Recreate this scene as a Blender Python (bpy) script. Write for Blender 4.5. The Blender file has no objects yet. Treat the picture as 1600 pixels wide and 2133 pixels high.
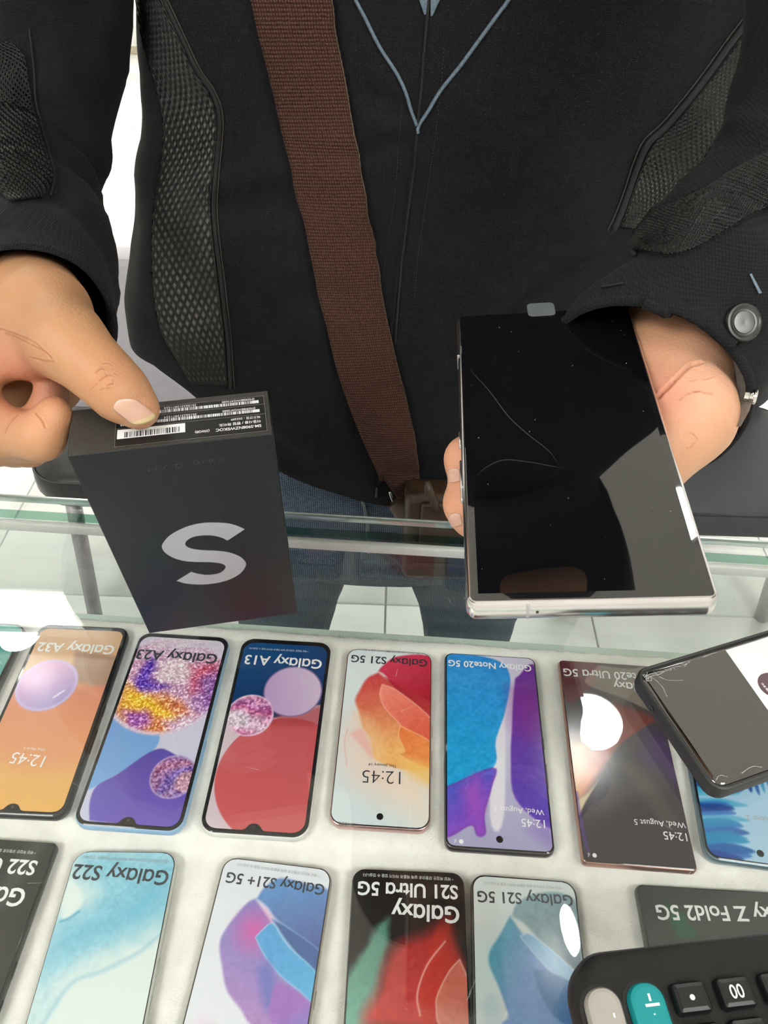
import bpy, bmesh, math, random
import numpy as np
from mathutils import Vector, Matrix, noise
from mathutils.bvhtree import BVHTree

# ------------------------------------------------------------------ camera, world, exposure
scn = bpy.context.scene
COL = scn.collection
R = math.radians
CAM_Z, PITCH, ROLL, FPX = 1.270, R(43.7), R(1.9), 1586.0
_f = Vector((0, math.cos(PITCH), -math.sin(PITCH)))
_r = Vector((1, 0, 0))
_u = _r.cross(_f)
RIGHT = _r * math.cos(ROLL) + _u * math.sin(ROLL)
UP = _u * math.cos(ROLL) - _r * math.sin(ROLL)
FWD = _f
CAM = Vector((0, 0, CAM_Z))
cam_data = bpy.data.cameras.new('camera')
cam = bpy.data.objects.new('camera', cam_data)
COL.objects.link(cam)
cam.matrix_world = Matrix(((RIGHT.x, UP.x, -FWD.x, 0), (RIGHT.y, UP.y, -FWD.y, 0), (RIGHT.z, UP.z, -FWD.z, CAM_Z), (0, 0, 0, 1)))
cam_data.sensor_fit = 'VERTICAL'
cam_data.sensor_height = 36.0
cam_data.lens = FPX / 2133.0 * 36.0
cam_data.clip_start = 0.01
scn.camera = cam

world = bpy.data.worlds.new('world')
scn.world = world
world.use_nodes = True
world.node_tree.nodes['Background'].inputs[0].default_value = (0.9, 0.95, 1.0, 1)
world.node_tree.nodes['Background'].inputs[1].default_value = 0.4

vs = scn.view_settings
vs.view_transform = 'Standard'
vs.look = 'None'
vs.gamma = 1.0
vs.use_curve_mapping = False
vs.exposure = 0.12
cy = scn.cycles
cy.max_bounces = 10
cy.diffuse_bounces = 4
cy.glossy_bounces = 5
cy.transparent_max_bounces = 24
cy.caustics_reflective = False
cy.caustics_refractive = False
cy.use_denoising = True
cy.sample_clamp_indirect = 6.0

PANEL_POWER = 17.0       # radiance of the luminous ceiling panels
DISC_POWER = 34.0       # radiance of the recessed downlights
ZC = 2.35               # ceiling height


# ------------------------------------------------------------------ helpers
def lin(r, g=None, b=None):
    if g is None:
        g = b = r
    out = []
    for c in (r, g, b):
        c = c / 255.0
        out.append(c / 12.92 if c <= 0.04045 else ((c + 0.055) / 1.055) ** 2.4)
    return tuple(out)


def at(px, py, D=None, Y=None, Z=None):
    """A point of the room on the sight line through a pixel of the survey photo, at depth D, distance Y or height Z."""
    d = FWD + RIGHT * ((px - 800) / FPX) - UP * ((py - 1066.5) / FPX)
    if D is not None:
        t = D
    elif Y is not None:
        t = Y / d.y
    else:
        t = (Z - CAM_Z) / d.z
    return CAM + d * t


def mat(name, col, rough=0.5, metal=0.0, spec=0.5, ior=1.5, var=0.06, scale=40.0, bump=0.0, bscale=200.0, coat=0.0, emit=None, sss=0.0, sheen=0.0, coords='Object', stretch=(1, 1, 1)):
    m = bpy.data.materials.new(name)
    m.use_nodes = True
    nt = m.node_tree
    b = nt.nodes['Principled BSDF']
    b.inputs['Roughness'].default_value = rough
    b.inputs['Metallic'].default_value = metal
    b.inputs['Specular IOR Level'].default_value = spec
    b.inputs['IOR'].default_value = ior
    b.inputs['Coat Weight'].default_value = coat
    b.inputs['Sheen Weight'].default_value = sheen
    if sss:
        b.inputs['Subsurface Weight'].default_value = sss
        b.inputs['Subsurface Radius'].default_value = (0.008, 0.003, 0.0015)
        b.inputs['Subsurface Scale'].default_value = 1.0
    if emit:
        b.inputs['Emission Color'].default_value = (*emit[0], 1)
        b.inputs['Emission Strength'].default_value = emit[1]
    tc = nt.nodes.new('ShaderNodeTexCoord')
    mp = nt.nodes.new('ShaderNodeMapping')
    mp.inputs['Scale'].default_value = stretch
    nt.links.new(tc.outputs[coords], mp.inputs['Vector'])
    n = nt.nodes.new('ShaderNodeTexNoise')
    n.inputs['Scale'].default_value = scale
    n.inputs['Detail'].default_value = 3
    nt.links.new(mp.outputs['Vector'], n.inputs['Vector'])
    cr = nt.nodes.new('ShaderNodeValToRGB')
    c0 = [max(0, c * (1 - var)) for c in col]
    c1 = [min(1, c * (1 + var)) for c in col]
    cr.color_ramp.elements[0].position = 0.3
    cr.color_ramp.elements[0].color = (*c0, 1)
    cr.color_ramp.elements[1].position = 0.7
    cr.color_ramp.elements[1].color = (*c1, 1)
    nt.links.new(n.outputs['Fac'], cr.inputs['Fac'])
    nt.links.new(cr.outputs['Color'], b.inputs['Base Color'])
    if bump:
        n2 = nt.nodes.new('ShaderNodeTexNoise')
        n2.inputs['Scale'].default_value = bscale
        n2.inputs['Detail'].default_value = 4
        nt.links.new(mp.outputs['Vector'], n2.inputs['Vector'])
        bp = nt.nodes.new('ShaderNodeBump')
        bp.inputs['Strength'].default_value = bump
        bp.inputs['Distance'].default_value = 0.001
        nt.links.new(n2.outputs['Fac'], bp.inputs['Height'])
        nt.links.new(bp.outputs['Normal'], b.inputs['Normal'])
    return m


def attr_mat(name, rough=0.3, spec=0.5, ior=1.5, sss=0.0, bump=0.0, bscale=300.0, coat=0.0):
    """A printed or pigmented surface: base colour from the mesh's own colour layer."""
    m = bpy.data.materials.new(name)
    m.use_nodes = True
    nt = m.node_tree
    b = nt.nodes['Principled BSDF']
    a = nt.nodes.new('ShaderNodeAttribute')
    a.attribute_name = 'print'
    nt.links.new(a.outputs['Color'], b.inputs['Base Color'])
    b.inputs['Roughness'].default_value = rough
    b.inputs['Specular IOR Level'].default_value = spec
    b.inputs['IOR'].default_value = ior
    b.inputs['Coat Weight'].default_value = coat
    if sss:
        b.inputs['Subsurface Weight'].default_value = sss
        b.inputs['Subsurface Radius'].default_value = (0.006, 0.0022, 0.0012)
        b.inputs['Subsurface Scale'].default_value = 1.0
    if bump:
        tc = nt.nodes.new('ShaderNodeTexCoord')
        n2 = nt.nodes.new('ShaderNodeTexNoise')
        n2.inputs['Scale'].default_value = bscale
        n2.inputs['Detail'].default_value = 5
        nt.links.new(tc.outputs['Object'], n2.inputs['Vector'])
        bp = nt.nodes.new('ShaderNodeBump')
        bp.inputs['Strength'].default_value = bump
        bp.inputs['Distance'].default_value = 0.001
        nt.links.new(n2.outputs['Fac'], bp.inputs['Height'])
        nt.links.new(bp.outputs['Normal'], b.inputs['Normal'])
    return m


def glass_mat(name, tint, haze=0.0):
    """Clear pane: straight-through light plus the surface reflection of glass, the same on both faces."""
    m = bpy.data.materials.new(name)
    m.use_nodes = True
    nt = m.node_tree
    nt.nodes.remove(nt.nodes['Principled BSDF'])
    out = nt.nodes['Material Output']
    tr = nt.nodes.new('ShaderNodeBsdfTransparent')
    tr.inputs[0].default_value = (*tint, 1)
    gl = nt.nodes.new('ShaderNodeBsdfGlossy')
    gl.inputs['Roughness'].default_value = haze
    geo = nt.nodes.new('ShaderNodeNewGeometry')
    mr = nt.nodes.new('ShaderNodeMapRange')
    mr.inputs['To Min'].default_value = 1.52
    mr.inputs['To Max'].default_value = 1 / 1.52
    nt.links.new(geo.outputs['Backfacing'], mr.inputs['Value'])
    fr = nt.nodes.new('ShaderNodeFresnel')
    nt.links.new(mr.outputs['Result'], fr.inputs['IOR'])
    mx = nt.nodes.new('ShaderNodeMixShader')
    nt.links.new(fr.outputs['Fac'], mx.inputs['Fac'])
    nt.links.new(tr.outputs[0], mx.inputs[1])
    nt.links.new(gl.outputs[0], mx.inputs[2])
    nt.links.new(mx.outputs[0], out.inputs['Surface'])
    return m


def link(name, mesh, m=None, parent=None):
    o = bpy.data.objects.new(name, mesh)
    COL.objects.link(o)
    if m is not None and len(mesh.materials) == 0:
        mesh.materials.append(m)
    if parent is not None:
        o.parent = parent
    return o


def mesh_from(name, v, f, smooth=True):
    me = bpy.data.meshes.new(name)
    me.from_pydata([tuple(p) for p in v], [], f)
    if smooth:
        me.polygons.foreach_set('use_smooth', [True] * len(me.polygons))
    me.update()
    return me


def quads(name, V, F, smooth=True):
    """Fast mesh from numpy arrays of vertices and quads."""
    V = np.ascontiguousarray(V, np.float32)
    F = np.ascontiguousarray(F, np.int32)
    me = bpy.data.meshes.new(name)
    me.vertices.add(len(V))
    me.vertices.foreach_set('co', V.ravel())
    k = F.shape[1]
    me.loops.add(F.size)
    me.loops.foreach_set('vertex_index', F.ravel())
    me.polygons.add(len(F))
    me.polygons.foreach_set('loop_start', np.arange(0, F.size, k, dtype=np.int32))
    me.polygons.foreach_set('loop_total', np.full(len(F), k, np.int32))
    if smooth:
        me.polygons.foreach_set('use_smooth', np.ones(len(F), bool))
    me.update(calc_edges=True)
    me.validate()
    return me


def paint(me, lin_cols):
    a = me.color_attributes.new('print', 'FLOAT_COLOR', 'POINT')
    c = np.ones((len(me.vertices), 4), np.float32)
    c[:, :3] = lin_cols
    a.data.foreach_set('color', c.ravel())


def thing(name, label, cat, loc=(0, 0, 0), group=None, mw=None):
    o = bpy.data.objects.new(name, None)
    COL.objects.link(o)
    o.empty_display_size = 0.02
    if mw is not None:
        o.matrix_world = mw
    else:
        o.location = loc
    tag(o, label, cat, group)
    return o


def tag(o, label, cat, group=None):
    o['label'] = label
    o['category'] = cat
    if group:
        o['group'] = group
    return o


def struct(o):
    o['kind'] = 'structure'
    return o


def rrect(w, h, r, n=6, ins=0.0):
    w, h, r = w / 2 - ins, h / 2 - ins, max(r - ins, 1e-5)
    pts = []
    for cx, cy_, a0 in ((w - r, h - r, 0), (-w + r, h - r, 90), (-w + r, -h + r, 180), (w - r, -h + r, 270)):
        for i in range(n + 1):
            a = R(a0 + 90 * i / n)
            pts.append((cx + r * math.cos(a), cy_ + r * math.sin(a)))
    return pts


def rings_mesh(name, rings, cap0=True, cap1=True, closed=True, smooth=True):
    n = len(rings[0])
    v = [p for r_ in rings for p in r_]
    f = []
    for i in range(len(rings) - 1):
        for j in range(n if closed else n - 1):
            k = (j + 1) % n
            f.append((i * n + j, i * n + k, (i + 1) * n + k, (i + 1) * n + j))
    if cap0:
        f.append(tuple(range(n - 1, -1, -1)))
    if cap1:
        f.append(tuple((len(rings) - 1) * n + j for j in range(n)))
    me = mesh_from(name, v, f, smooth)
    return me


def sharp(me, deg=35):
    """Smooth shading that breaks at creases."""
    bm = bmesh.new()
    bm.from_mesh(me)
    for e in bm.edges:
        if len(e.link_faces) == 2 and (e.calc_face_angle(0) > R(deg) or max(len(f.verts) for f in e.link_faces) > 8):
            e.smooth = False
    for f in bm.faces:
        if len(f.verts) > 8:
            f.smooth = False
    bm.to_mesh(me)
    bm.free()
    return me


def slab(name, w, h, r, prof, n=6):
    """Rounded-rectangle block; prof lists (inset, z) from bottom to top."""
    return sharp(rings_mesh(name, [[(x, y, z) for x, y in rrect(w, h, r, n, ins)] for ins, z in prof]))


def box(name, cx, cy_, cz, sx, sy, sz, bev=0.0, seg=2):
    bm = bmesh.new()
    bmesh.ops.create_cube(bm, size=1)
    bmesh.ops.scale(bm, vec=(sx, sy, sz), verts=bm.verts)
    if bev:
        bmesh.ops.bevel(bm, geom=bm.edges[:], offset=bev, segments=seg, affect='EDGES', profile=0.5)
    bmesh.ops.translate(bm, vec=(cx, cy_, cz), verts=bm.verts)
    me = bpy.data.meshes.new(name)
    bm.to_mesh(me)
    bm.free()
    if bev:
        me.polygons.foreach_set('use_smooth', [True] * len(me.polygons))
        sharp(me, 50)
    return me


def tube(name, pts, rad, n=8, cap=True):
    """Round tube along points; rad a number or a list."""
    P = [Vector(p) for p in pts]
    if not isinstance(rad, (list, tuple)):
        rad = [rad] * len(P)
    rings = []
    ref = None
    for i, p in enumerate(P):
        t = (P[min(i + 1, len(P) - 1)] - P[max(i - 1, 0)]).normalized()
        if ref is None:
            ref = t.orthogonal().normalized()
        ref = (ref - t * ref.dot(t)).normalized()
        b = t.cross(ref)
        rings.append([p + (ref * math.cos(2 * math.pi * k / n) + b * math.sin(2 * math.pi * k / n)) * rad[i] for k in range(n)])
    return rings_mesh(name, rings, cap, cap)


def spline(pts, m=8):
    """Catmull-Rom through points (any dimension) with m steps per span."""
    A = np.array(pts, float)
    A = np.vstack([2 * A[0] - A[1], A, 2 * A[-1] - A[-2]])
    out = []
    for i in range(1, len(A) - 2):
        p0, p1, p2, p3 = A[i - 1:i + 3]
        for k in range(m):
            t = k / m
            out.append(0.5 * (2 * p1 + (p2 - p0) * t + (2 * p0 - 5 * p1 + 4 * p2 - p3) * t * t + (3 * p1 - p0 - 3 * p2 + p3) * t ** 3))
    out.append(A[-2])
    return np.array(out)


def lettering(name, body, p0, p1, z, m, parent, weight=0.0, height=None):
    """Flat letters whose baseline runs from p0 to p1 in the parent's plane."""
    c = bpy.data.curves.new(name, 'FONT')
    c.body = body
    c.resolution_u = 3
    c.offset = weight
    o = bpy.data.objects.new(name, c)
    COL.objects.link(o)
    dg = bpy.context.evaluated_depsgraph_get()
    me = bpy.data.meshes.new_from_object(o.evaluated_get(dg))
    bpy.data.objects.remove(o)
    bpy.data.curves.remove(c)
    n = len(me.vertices)
    co = np.empty(n * 3, np.float32)
    me.vertices.foreach_get('co', co)
    co = co.reshape(-1, 3)
    p0, p1 = np.array(p0, float), np.array(p1, float)
    L = np.linalg.norm(p1 - p0)
    x0, x1 = co[:, 0].min(), co[:, 0].max()
    s = L / (x1 - x0)
    sy = s if height is None else height / 0.73
    d = (p1 - p0) / L
    q = np.array([-d[1], d[0]])
    xy = p0 + np.outer((co[:, 0] - x0) * s, d) + np.outer(co[:, 1] * sy, q)
    co[:, :2] = xy
    co[:, 2] = z
    me.vertices.foreach_set('co', co.ravel())
    me.materials.clear()
    me.update()
    return link(name, me, m, parent)


def flat(name, pts, z, m, parent, thick=0.0):
    """Thin flat polygon in the parent's plane."""
    bm = bmesh.new()
    vs_ = [bm.verts.new((x, y, z)) for x, y in pts]
    bm.faces.new(vs_)
    if thick:
        g = bmesh.ops.extrude_face_region(bm, geom=bm.faces[:])
        bmesh.ops.translate(bm, vec=(0, 0, thick), verts=[e for e in g['geom'] if isinstance(e, bmesh.types.BMVert)])
    bmesh.ops.recalc_face_normals(bm, faces=bm.faces)
    bmesh.ops.triangulate(bm, faces=[f for f in bm.faces if len(f.verts) > 4])
    me = bpy.data.meshes.new(name)
    bm.to_mesh(me)
    bm.free()
    return link(name, me, m, parent)


def lathe(name, prof, n=20):
    rings = [[(r_ * math.cos(2 * math.pi * k / n), r_ * math.sin(2 * math.pi * k / n), z) for k in range(n)] for r_, z in prof]
    return sharp(rings_mesh(name, rings))


# ------------------------------------------------------------------ materials
M = {}
M['tile'] = mat('marble_tile', (0.88, 0.89, 0.87), 0.25, var=0.05, scale=9)
M['grout'] = mat('grout', (0.5, 0.5, 0.48), 0.9)
M['wall'] = mat('wall_paint', (0.88, 0.87, 0.84), 0.8, var=0.02)
M['ceil'] = mat('ceiling_paint', (0.92, 0.89, 0.82), 0.9, var=0.02)
M['base'] = mat('baseboard', (0.45, 0.4, 0.28), 0.5)
M['lamp_trim'] = mat('lamp_trim', (0.85, 0.85, 0.85), 0.4)
M['panel'] = mat('panel_diffuser', (0.9, 0.9, 0.9), 0.5, emit=((1.0, 0.985, 0.95), PANEL_POWER))
M['panel_dim'] = mat('dim_panel_diffuser', (0.9, 0.9, 0.9), 0.5, emit=((1.0, 0.99, 0.96), PANEL_POWER * 0.45))
M['disc'] = mat('lamp_diffuser', (0.9, 0.9, 0.9), 0.5, emit=((1.0, 0.99, 0.97), DISC_POWER))
M['top_glass'] = glass_mat('clear_glass', (0.982, 0.990, 0.986))
M['front_glass'] = glass_mat('front_glass', (0.955, 0.985, 0.972))
M['glass_edge'] = glass_mat('green_glass_edge', (0.55, 0.74, 0.67), 0.02)
M['glass_pale'] = mat('pale_green_glass', (0.55, 0.66, 0.58), 0.2, var=0.05)
M['bright_edge'] = mat('polished_glass_edge', (0.62, 0.68, 0.66), 0.08, metal=0.6, var=0.3, scale=8, stretch=(1, 30, 30))
M['white_strip'] = mat('white_strip', (0.7, 0.71, 0.68), 0.4)
M['cabinet'] = mat('white_laminate', (0.7, 0.7, 0.68), 0.4)
M['plush'] = mat('plush_cloth', (0.93, 0.915, 0.86), 1.0, spec=0.05, var=0.07, scale=60, bump=0.6, bscale=900, sheen=0.5)
M['black_glass'] = mat('black_glass', (0.012, 0.012, 0.013), 0.04, var=0.1)
M['held_glass'] = mat('held_screen_glass', (0.003, 0.003, 0.004), 0.02, ior=2.1, var=0.1)
M['crack_glass'] = mat('dark_screen_glass', (0.006, 0.005, 0.004), 0.02, ior=2.5, var=0.1)
M['print'] = attr_mat('printed_screen', rough=0.12, ior=1.45)
M['ink_white'] = mat('white_ink', (0.85, 0.85, 0.85), 0.4, var=0.02)
M['ink_dark'] = mat('dark_ink', (0.03, 0.04, 0.05), 0.3, var=0.02)
M['ink_grey'] = mat('grey_ink', (0.35, 0.37, 0.38), 0.4, var=0.02)
M['silver'] = mat('silver_metal', (0.72, 0.68, 0.68), 0.16, metal=1.0, var=0.05)
M['polished'] = mat('polished_steel', (0.80, 0.78, 0.76), 0.10, metal=1.0, var=0.03)
M['gunmetal'] = mat('gunmetal', (0.085, 0.085, 0.085), 0.35, metal=1.0, var=0.2, scale=120)
M['card'] = mat('black_card', (0.0085, 0.0105, 0.0125), 0.42, spec=0.28, var=0.08, scale=500)
M['card_side'] = mat('black_card_end', (0.038, 0.036, 0.031), 0.5, var=0.1, scale=400)
M['foil'] = mat('silver_foil', (0.44, 0.44, 0.47), 0.4, metal=0.35, var=0.03)
M['skin'] = attr_mat('skin', rough=0.45, spec=0.35, sss=0.25, bump=0.35, bscale=650)
M['nail'] = attr_mat('fingernail', rough=0.28, spec=0.5, sss=0.1)
M['hair'] = mat('black_hair', (0.012, 0.010, 0.009), 0.5, var=0.4, scale=300, bump=0.8)
M['jacket'] = None
M['denim'] = None


def cloth_mat(name, col, pu, pv, coords='Object', au='X', av='Z', rough=0.85, depth=0.6, fleck=0.25, sheen=0.15, nscale=900, col2=None, dist=0.0004):
    """Woven cloth: crossed ribs of period pu and pv (metres) in relief, with flecked yarn."""
    m = bpy.data.materials.new(name)
    m.use_nodes = True
    nt = m.node_tree
    L = nt.links.new
    b = nt.nodes['Principled BSDF']
    b.inputs['Roughness'].default_value = rough
    b.inputs['Specular IOR Level'].default_value = 0.2
    b.inputs['Sheen Weight'].default_value = sheen
    tc = nt.nodes.new('ShaderNodeTexCoord')

    def wave(axis, period):
        w = nt.nodes.new('ShaderNodeTexWave')
        w.wave_type = 'BANDS'
        w.bands_direction = axis
        w.inputs['Scale'].default_value = 2 * math.pi / (20.0 * period)
        w.inputs['Distortion'].default_value = 0.6
        w.inputs['Detail'].default_value = 1
        w.inputs['Detail Scale'].default_value = 2.0
        L(tc.outputs[coords], w.inputs['Vector'])
        return w
    a, c = wave(au, pu), wave(av, pv)
    mul = nt.nodes.new('ShaderNodeMath')
    mul.operation = 'MULTIPLY'
    L(a.outputs['Fac'], mul.inputs[0])
    L(c.outputs['Fac'], mul.inputs[1])
    n = nt.nodes.new('ShaderNodeTexNoise')
    n.inputs['Scale'].default_value = nscale
    n.inputs['Detail'].default_value = 3
    L(tc.outputs[coords], n.inputs['Vector'])
    ad = nt.nodes.new('ShaderNodeMath')
    ad.operation = 'MULTIPLY_ADD'
    L(n.outputs['Fac'], ad.inputs[0])
    ad.inputs[1].default_value = 0.6
    L(mul.outputs[0], ad.inputs[2])
    cr = nt.nodes.new('ShaderNodeValToRGB')
    cr.color_ramp.elements[0].position = 0.25
    cr.color_ramp.elements[0].color = (*[x * (1 - fleck) for x in col], 1)
    cr.color_ramp.elements[1].position = 1.1 if False else 1.0
    cr.color_ramp.elements[1].color = (*(col2 or [min(1, x * (1 + fleck)) for x in col]), 1)
    L(ad.outputs[0], cr.inputs['Fac'])
    L(cr.outputs['Color'], b.inputs['Base Color'])
    bp = nt.nodes.new('ShaderNodeBump')
    bp.inputs['Strength'].default_value = depth
    bp.inputs['Distance'].default_value = dist
    L(ad.outputs[0], bp.inputs['Height'])
    L(bp.outputs['Normal'], b.inputs['Normal'])
    return m


M['jacket'] = cloth_mat('black_twill', (0.0105, 0.0105, 0.0122), 0.0012, 0.0012, rough=0.85, depth=0.45, fleck=0.4, sheen=0.02)
M['jacket_mesh'] = mat('black_netting', (0.009, 0.0095, 0.009), 0.5, var=0.2, scale=300)
M['mesh_cloth'] = mat('black_knit_mesh', (0.013, 0.014, 0.013), 0.85, var=0.4, scale=420, bump=0.6, bscale=900)
M['lining'] = mat('lining_with_painted_shade', (0.17, 0.163, 0.146), 0.8, var=0.98, scale=13)  # black-to-grey mottling paints the shaded and lit holes into the lining colour
M['piping'] = mat('blue_grey_piping', (0.13, 0.18, 0.23), 0.6, var=0.25, scale=500, bump=0.4, bscale=900)
M['seam'] = mat('black_seam_tape', (0.009, 0.009, 0.010), 0.8)
M['thread'] = mat('dark_thread', (0.045, 0.04, 0.032), 0.8)
M['greige'] = mat('greige_webbing', (0.20, 0.175, 0.15), 0.8, var=0.15, scale=600, bump=0.6, bscale=1200)
M['strap'] = cloth_mat('brown_webbing', (0.060, 0.021, 0.013), 0.0026, 0.0016, coords='UV', au='X', av='Y', rough=0.72, depth=1.0, fleck=0.45, sheen=0.03, dist=0.0011, nscale=600, col2=(0.165, 0.075, 0.05))
M['strap_edge'] = mat('tan_edge_thread', (0.14, 0.095, 0.06), 0.8, var=0.4, scale=900)
M['leather'] = mat('brown_leather', (0.05, 0.028, 0.016), 0.35, var=0.35, scale=25, bump=0.3, bscale=500)
M['denim'] = cloth_mat('blue_denim', (0.045, 0.07, 0.12), 0.0024, 0.0026, rough=0.9, depth=0.4, fleck=0.55, sheen=0.1, nscale=260, col2=(0.16, 0.22, 0.30))
M['denim_seam'] = mat('denim_seam', (0.17, 0.19, 0.2), 0.9, var=0.4, scale=300)
M['vinyl_light'] = mat('light_grey_vinyl', (0.62, 0.60, 0.65), 0.5, var=0.05, bump=0.5, bscale=260)
M['vinyl_dark'] = mat('dark_grey_vinyl', (0.055, 0.06, 0.068), 0.6, var=0.05, bump=0.3, bscale=300)
M['vinyl_black'] = mat('black_vinyl', (0.02, 0.02, 0.022), 0.28, var=0.1, bump=0.3, bscale=300)
M['chair_leg'] = mat('grey_steel_tube', (0.45, 0.42, 0.46), 0.35, metal=0.7)

# ------------------------------------------------------------------ the room
fl = struct(link('floor', box('floor', 0, 2, -0.03, 6.2, 8.4, 0.04), M['grout']))
tile_me = box('tile', 0, 0, 0, 0.436, 0.436, 0.02, 0.0015, 1)
tile_me.materials.append(M['tile'])
for i in range(-7, 7):
    for j in range(-7, 10):
        x, y = 0.01 + 0.44 * (i + 0.5), 1.043 + 0.44 * (j + 0.5)
        if abs(x) < 3.0 and -2.0 < y < 5.5:
            t = link('tile', tile_me, None, fl)
            t.location = (x, y, -0.01 - random.Random(i * 31 + j).uniform(0, 0.0012))
struct(link('ceiling', box('ceiling', 0, 2, ZC + 0.05, 6.2, 8.4, 0.1), M['ceil']))
wf = struct(link('wall_far', box('wall_far', 0, 5.51, 1.25, 6.2, 0.1, 2.5), M['wall']))
struct(link('wall_left', box('wall_left', -3.05, 2, 1.25, 0.1, 8.0, 2.5), M['wall']))
struct(link('wall_right', box('wall_right', 3.05, 2, 1.25, 0.1, 8.0, 2.5), M['wall']))
struct(link('wall_near', box('wall_near', 0, -2.05, 1.25, 6.2, 0.1, 2.5), M['wall']))
struct(link('baseboard_far', box('baseboard_far', 0, 5.45, 0.02, 6.0, 0.02, 0.04), M['base']))
M['vein'] = mat('veined_marble', (0.72, 0.72, 0.68), 0.3, var=0.25, scale=14)
wt = struct(link('trim_far', box('trim_far', 0, 5.453, 0.095, 6.0, 0.012, 0.11), M['vein']))


def ceiling_panel(x, y, sx, sy, label, m='panel'):
    t = thing('ceiling_panel_light', label, 'ceiling light', (x, y, ZC), 'luminous ceiling panels')
    fr = bmesh.new()
    for (cx, cy_, a, b_) in ((0, sy / 2, sx + 0.04, 0.02), (0, -sy / 2, sx + 0.04, 0.02), (sx / 2, 0, 0.02, sy), (-sx / 2, 0, 0.02, sy)):
        g = bmesh.ops.create_cube(fr, size=1)
        bmesh.ops.scale(fr, vec=(a, b_, 0.02), verts=g['verts'])
        bmesh.ops.translate(fr, vec=(cx, cy_, -0.01), verts=g['verts'])
    me = bpy.data.meshes.new('frame')
    fr.to_mesh(me)
    fr.free()
    link('frame', me, M['lamp_trim'], t)
    link('diffuser', box('diffuser', 0, 0, -0.008, sx - 0.02, sy - 0.02, 0.008), M[m], t)
    return t


for i, (x, y, sx, sy, lb) in enumerate([  # square panels are added, unseen, to fill the floor and customer's front with light
    (-1.05, -0.75, 0.72, 0.72, 'added square ceiling fill panel behind the camera, on the side of the black stool'),
    (0.95, -0.75, 0.72, 0.72, 'added square ceiling fill panel behind the camera, on the side of the calculator'),
    (-1.04, 1.505, 0.62, 0.16, 'oblong ceiling panel light above the black stool beside the customer'),
    (-1.5, 3.3, 0.6, 0.6, 'added square ceiling fill panel over the bright floor behind the stool'),
    (0.2, 3.3, 0.6, 0.6, 'added square ceiling fill panel straight behind the customer'),
    (1.8, 3.3, 0.6, 0.6, 'added square ceiling fill panel behind the dark grey chair'),
    (-1.5, 4.7, 0.6, 0.6, 'added square ceiling fill panel near the far wall, stool side'),
    (0.9, 4.7, 0.6, 0.6, 'added square ceiling fill panel near the far wall, chair side')]):
    ceiling_panel(x, y, sx, sy, lb, 'panel_dim' if sy < .2 else 'panel')


def downlight(x, y, r, label, stretch=1.0, rz=0.0):
    t = thing('downlight', label, 'ceiling light', (x, y, ZC), 'recessed round downlights')
    t.rotation_euler = (0, 0, rz)
    t.scale = (1, stretch, 1)
    link('trim_ring', lathe('trim_ring', [(r + 0.012, 0), (r + 0.012, -0.006), (r, -0.009), (r, 0)], 40), M['lamp_trim'], t)
    link('diffuser', lathe('diffuser', [(r - 0.001, -0.001), (r - 0.001, -0.005), (0.001, -0.005)], 40), M['disc'], t)
    return t


downlight(0.612, 1.174, 0.088, 'large round downlight mirrored as a white disc on the dark bronze phone')
downlight(-1.112, 1.412, 0.062, 'small round downlight mirrored beside the orange phone')
downlight(0.466, 0.622, 0.019, 'narrow oval downlight mirrored on the blue petal phone', 3.0, 0.1)

# ------------------------------------------------------------------ the display counter (its own frame, turned 2 degrees)
CZ = 0.75                              # height of the upper row of phone faces
TOPZ = 0.850                           # top of the counter glass
ROT = R(-2.3)
ctr = thing('display_counter', 'glass display counter with a white plush shelf of dummy phones', 'counter', (0, 0, 0))
ctr.rotation_euler = (0, 0, ROT)
YF = 0.4165                            # inner face of the front pane
YE = 0.4325                            # customer-side rim of the top pane
WX = 1.1
link('top_pane', box('top_pane', 0, (YE - 0.25) / 2, TOPZ - 0.004, 2 * WX, YE + 0.25, 0.008), M['top_glass'], ctr)
link('pane_rim', box('pane_rim', 0, YE + 0.0009, TOPZ - 0.0042, 2 * WX, 0.0016, 0.0072, 0.0005), M['bright_edge'], ctr)
link('front_pane', box('front_pane', 0, YF + 0.004, TOPZ - 0.008 - 0.06, 2 * WX, 0.008, 0.119), M['front_glass'], ctr)
link('front_pane_edge', box('front_pane_edge', 0, YF + 0.004, TOPZ - 0.0093, 2 * WX, 0.0078, 0.0018), M['glass_edge'], ctr)
link('channel', box('channel', 0, YF - 0.003, TOPZ - 0.0145, 2 * WX, 0.005, 0.009, 0.001), M['white_strip'], ctr)
link('glass_shelf', box('glass_shelf', 0, (YF - 0.25) / 2, CZ - 0.034, 2 * WX, YF + 0.25, 0.012), M['glass_pale'], ctr)
link('base_cabinet', box('base_cabinet', 0, 0.075, (CZ - .042) / 2, 2 * WX, 0.65, CZ - .042, 0.004), M['cabinet'], ctr)
for sx in (-1, 1):
    link('side_pane', box('side_pane', sx * (WX - 0.004), (YF - 0.25) / 2, CZ + 0.03, 0.008, YF + 0.25, 0.124), M['front_glass'], ctr)

# plush shelf liner: two terraces with a soft roll between, pile and dents in relief
STEP_Y = 0.216


def liner_z(x, y):
    s = 1 / (1 + np.exp(-(y - STEP_Y) / 0.0035))
    z = CZ - 0.0215 + 0.0125 * s
    edge = np.clip((y - (YF - 0.028)) / 0.010, 0, 1)
    z = z - 0.004 * edge ** 2
    return z


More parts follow.
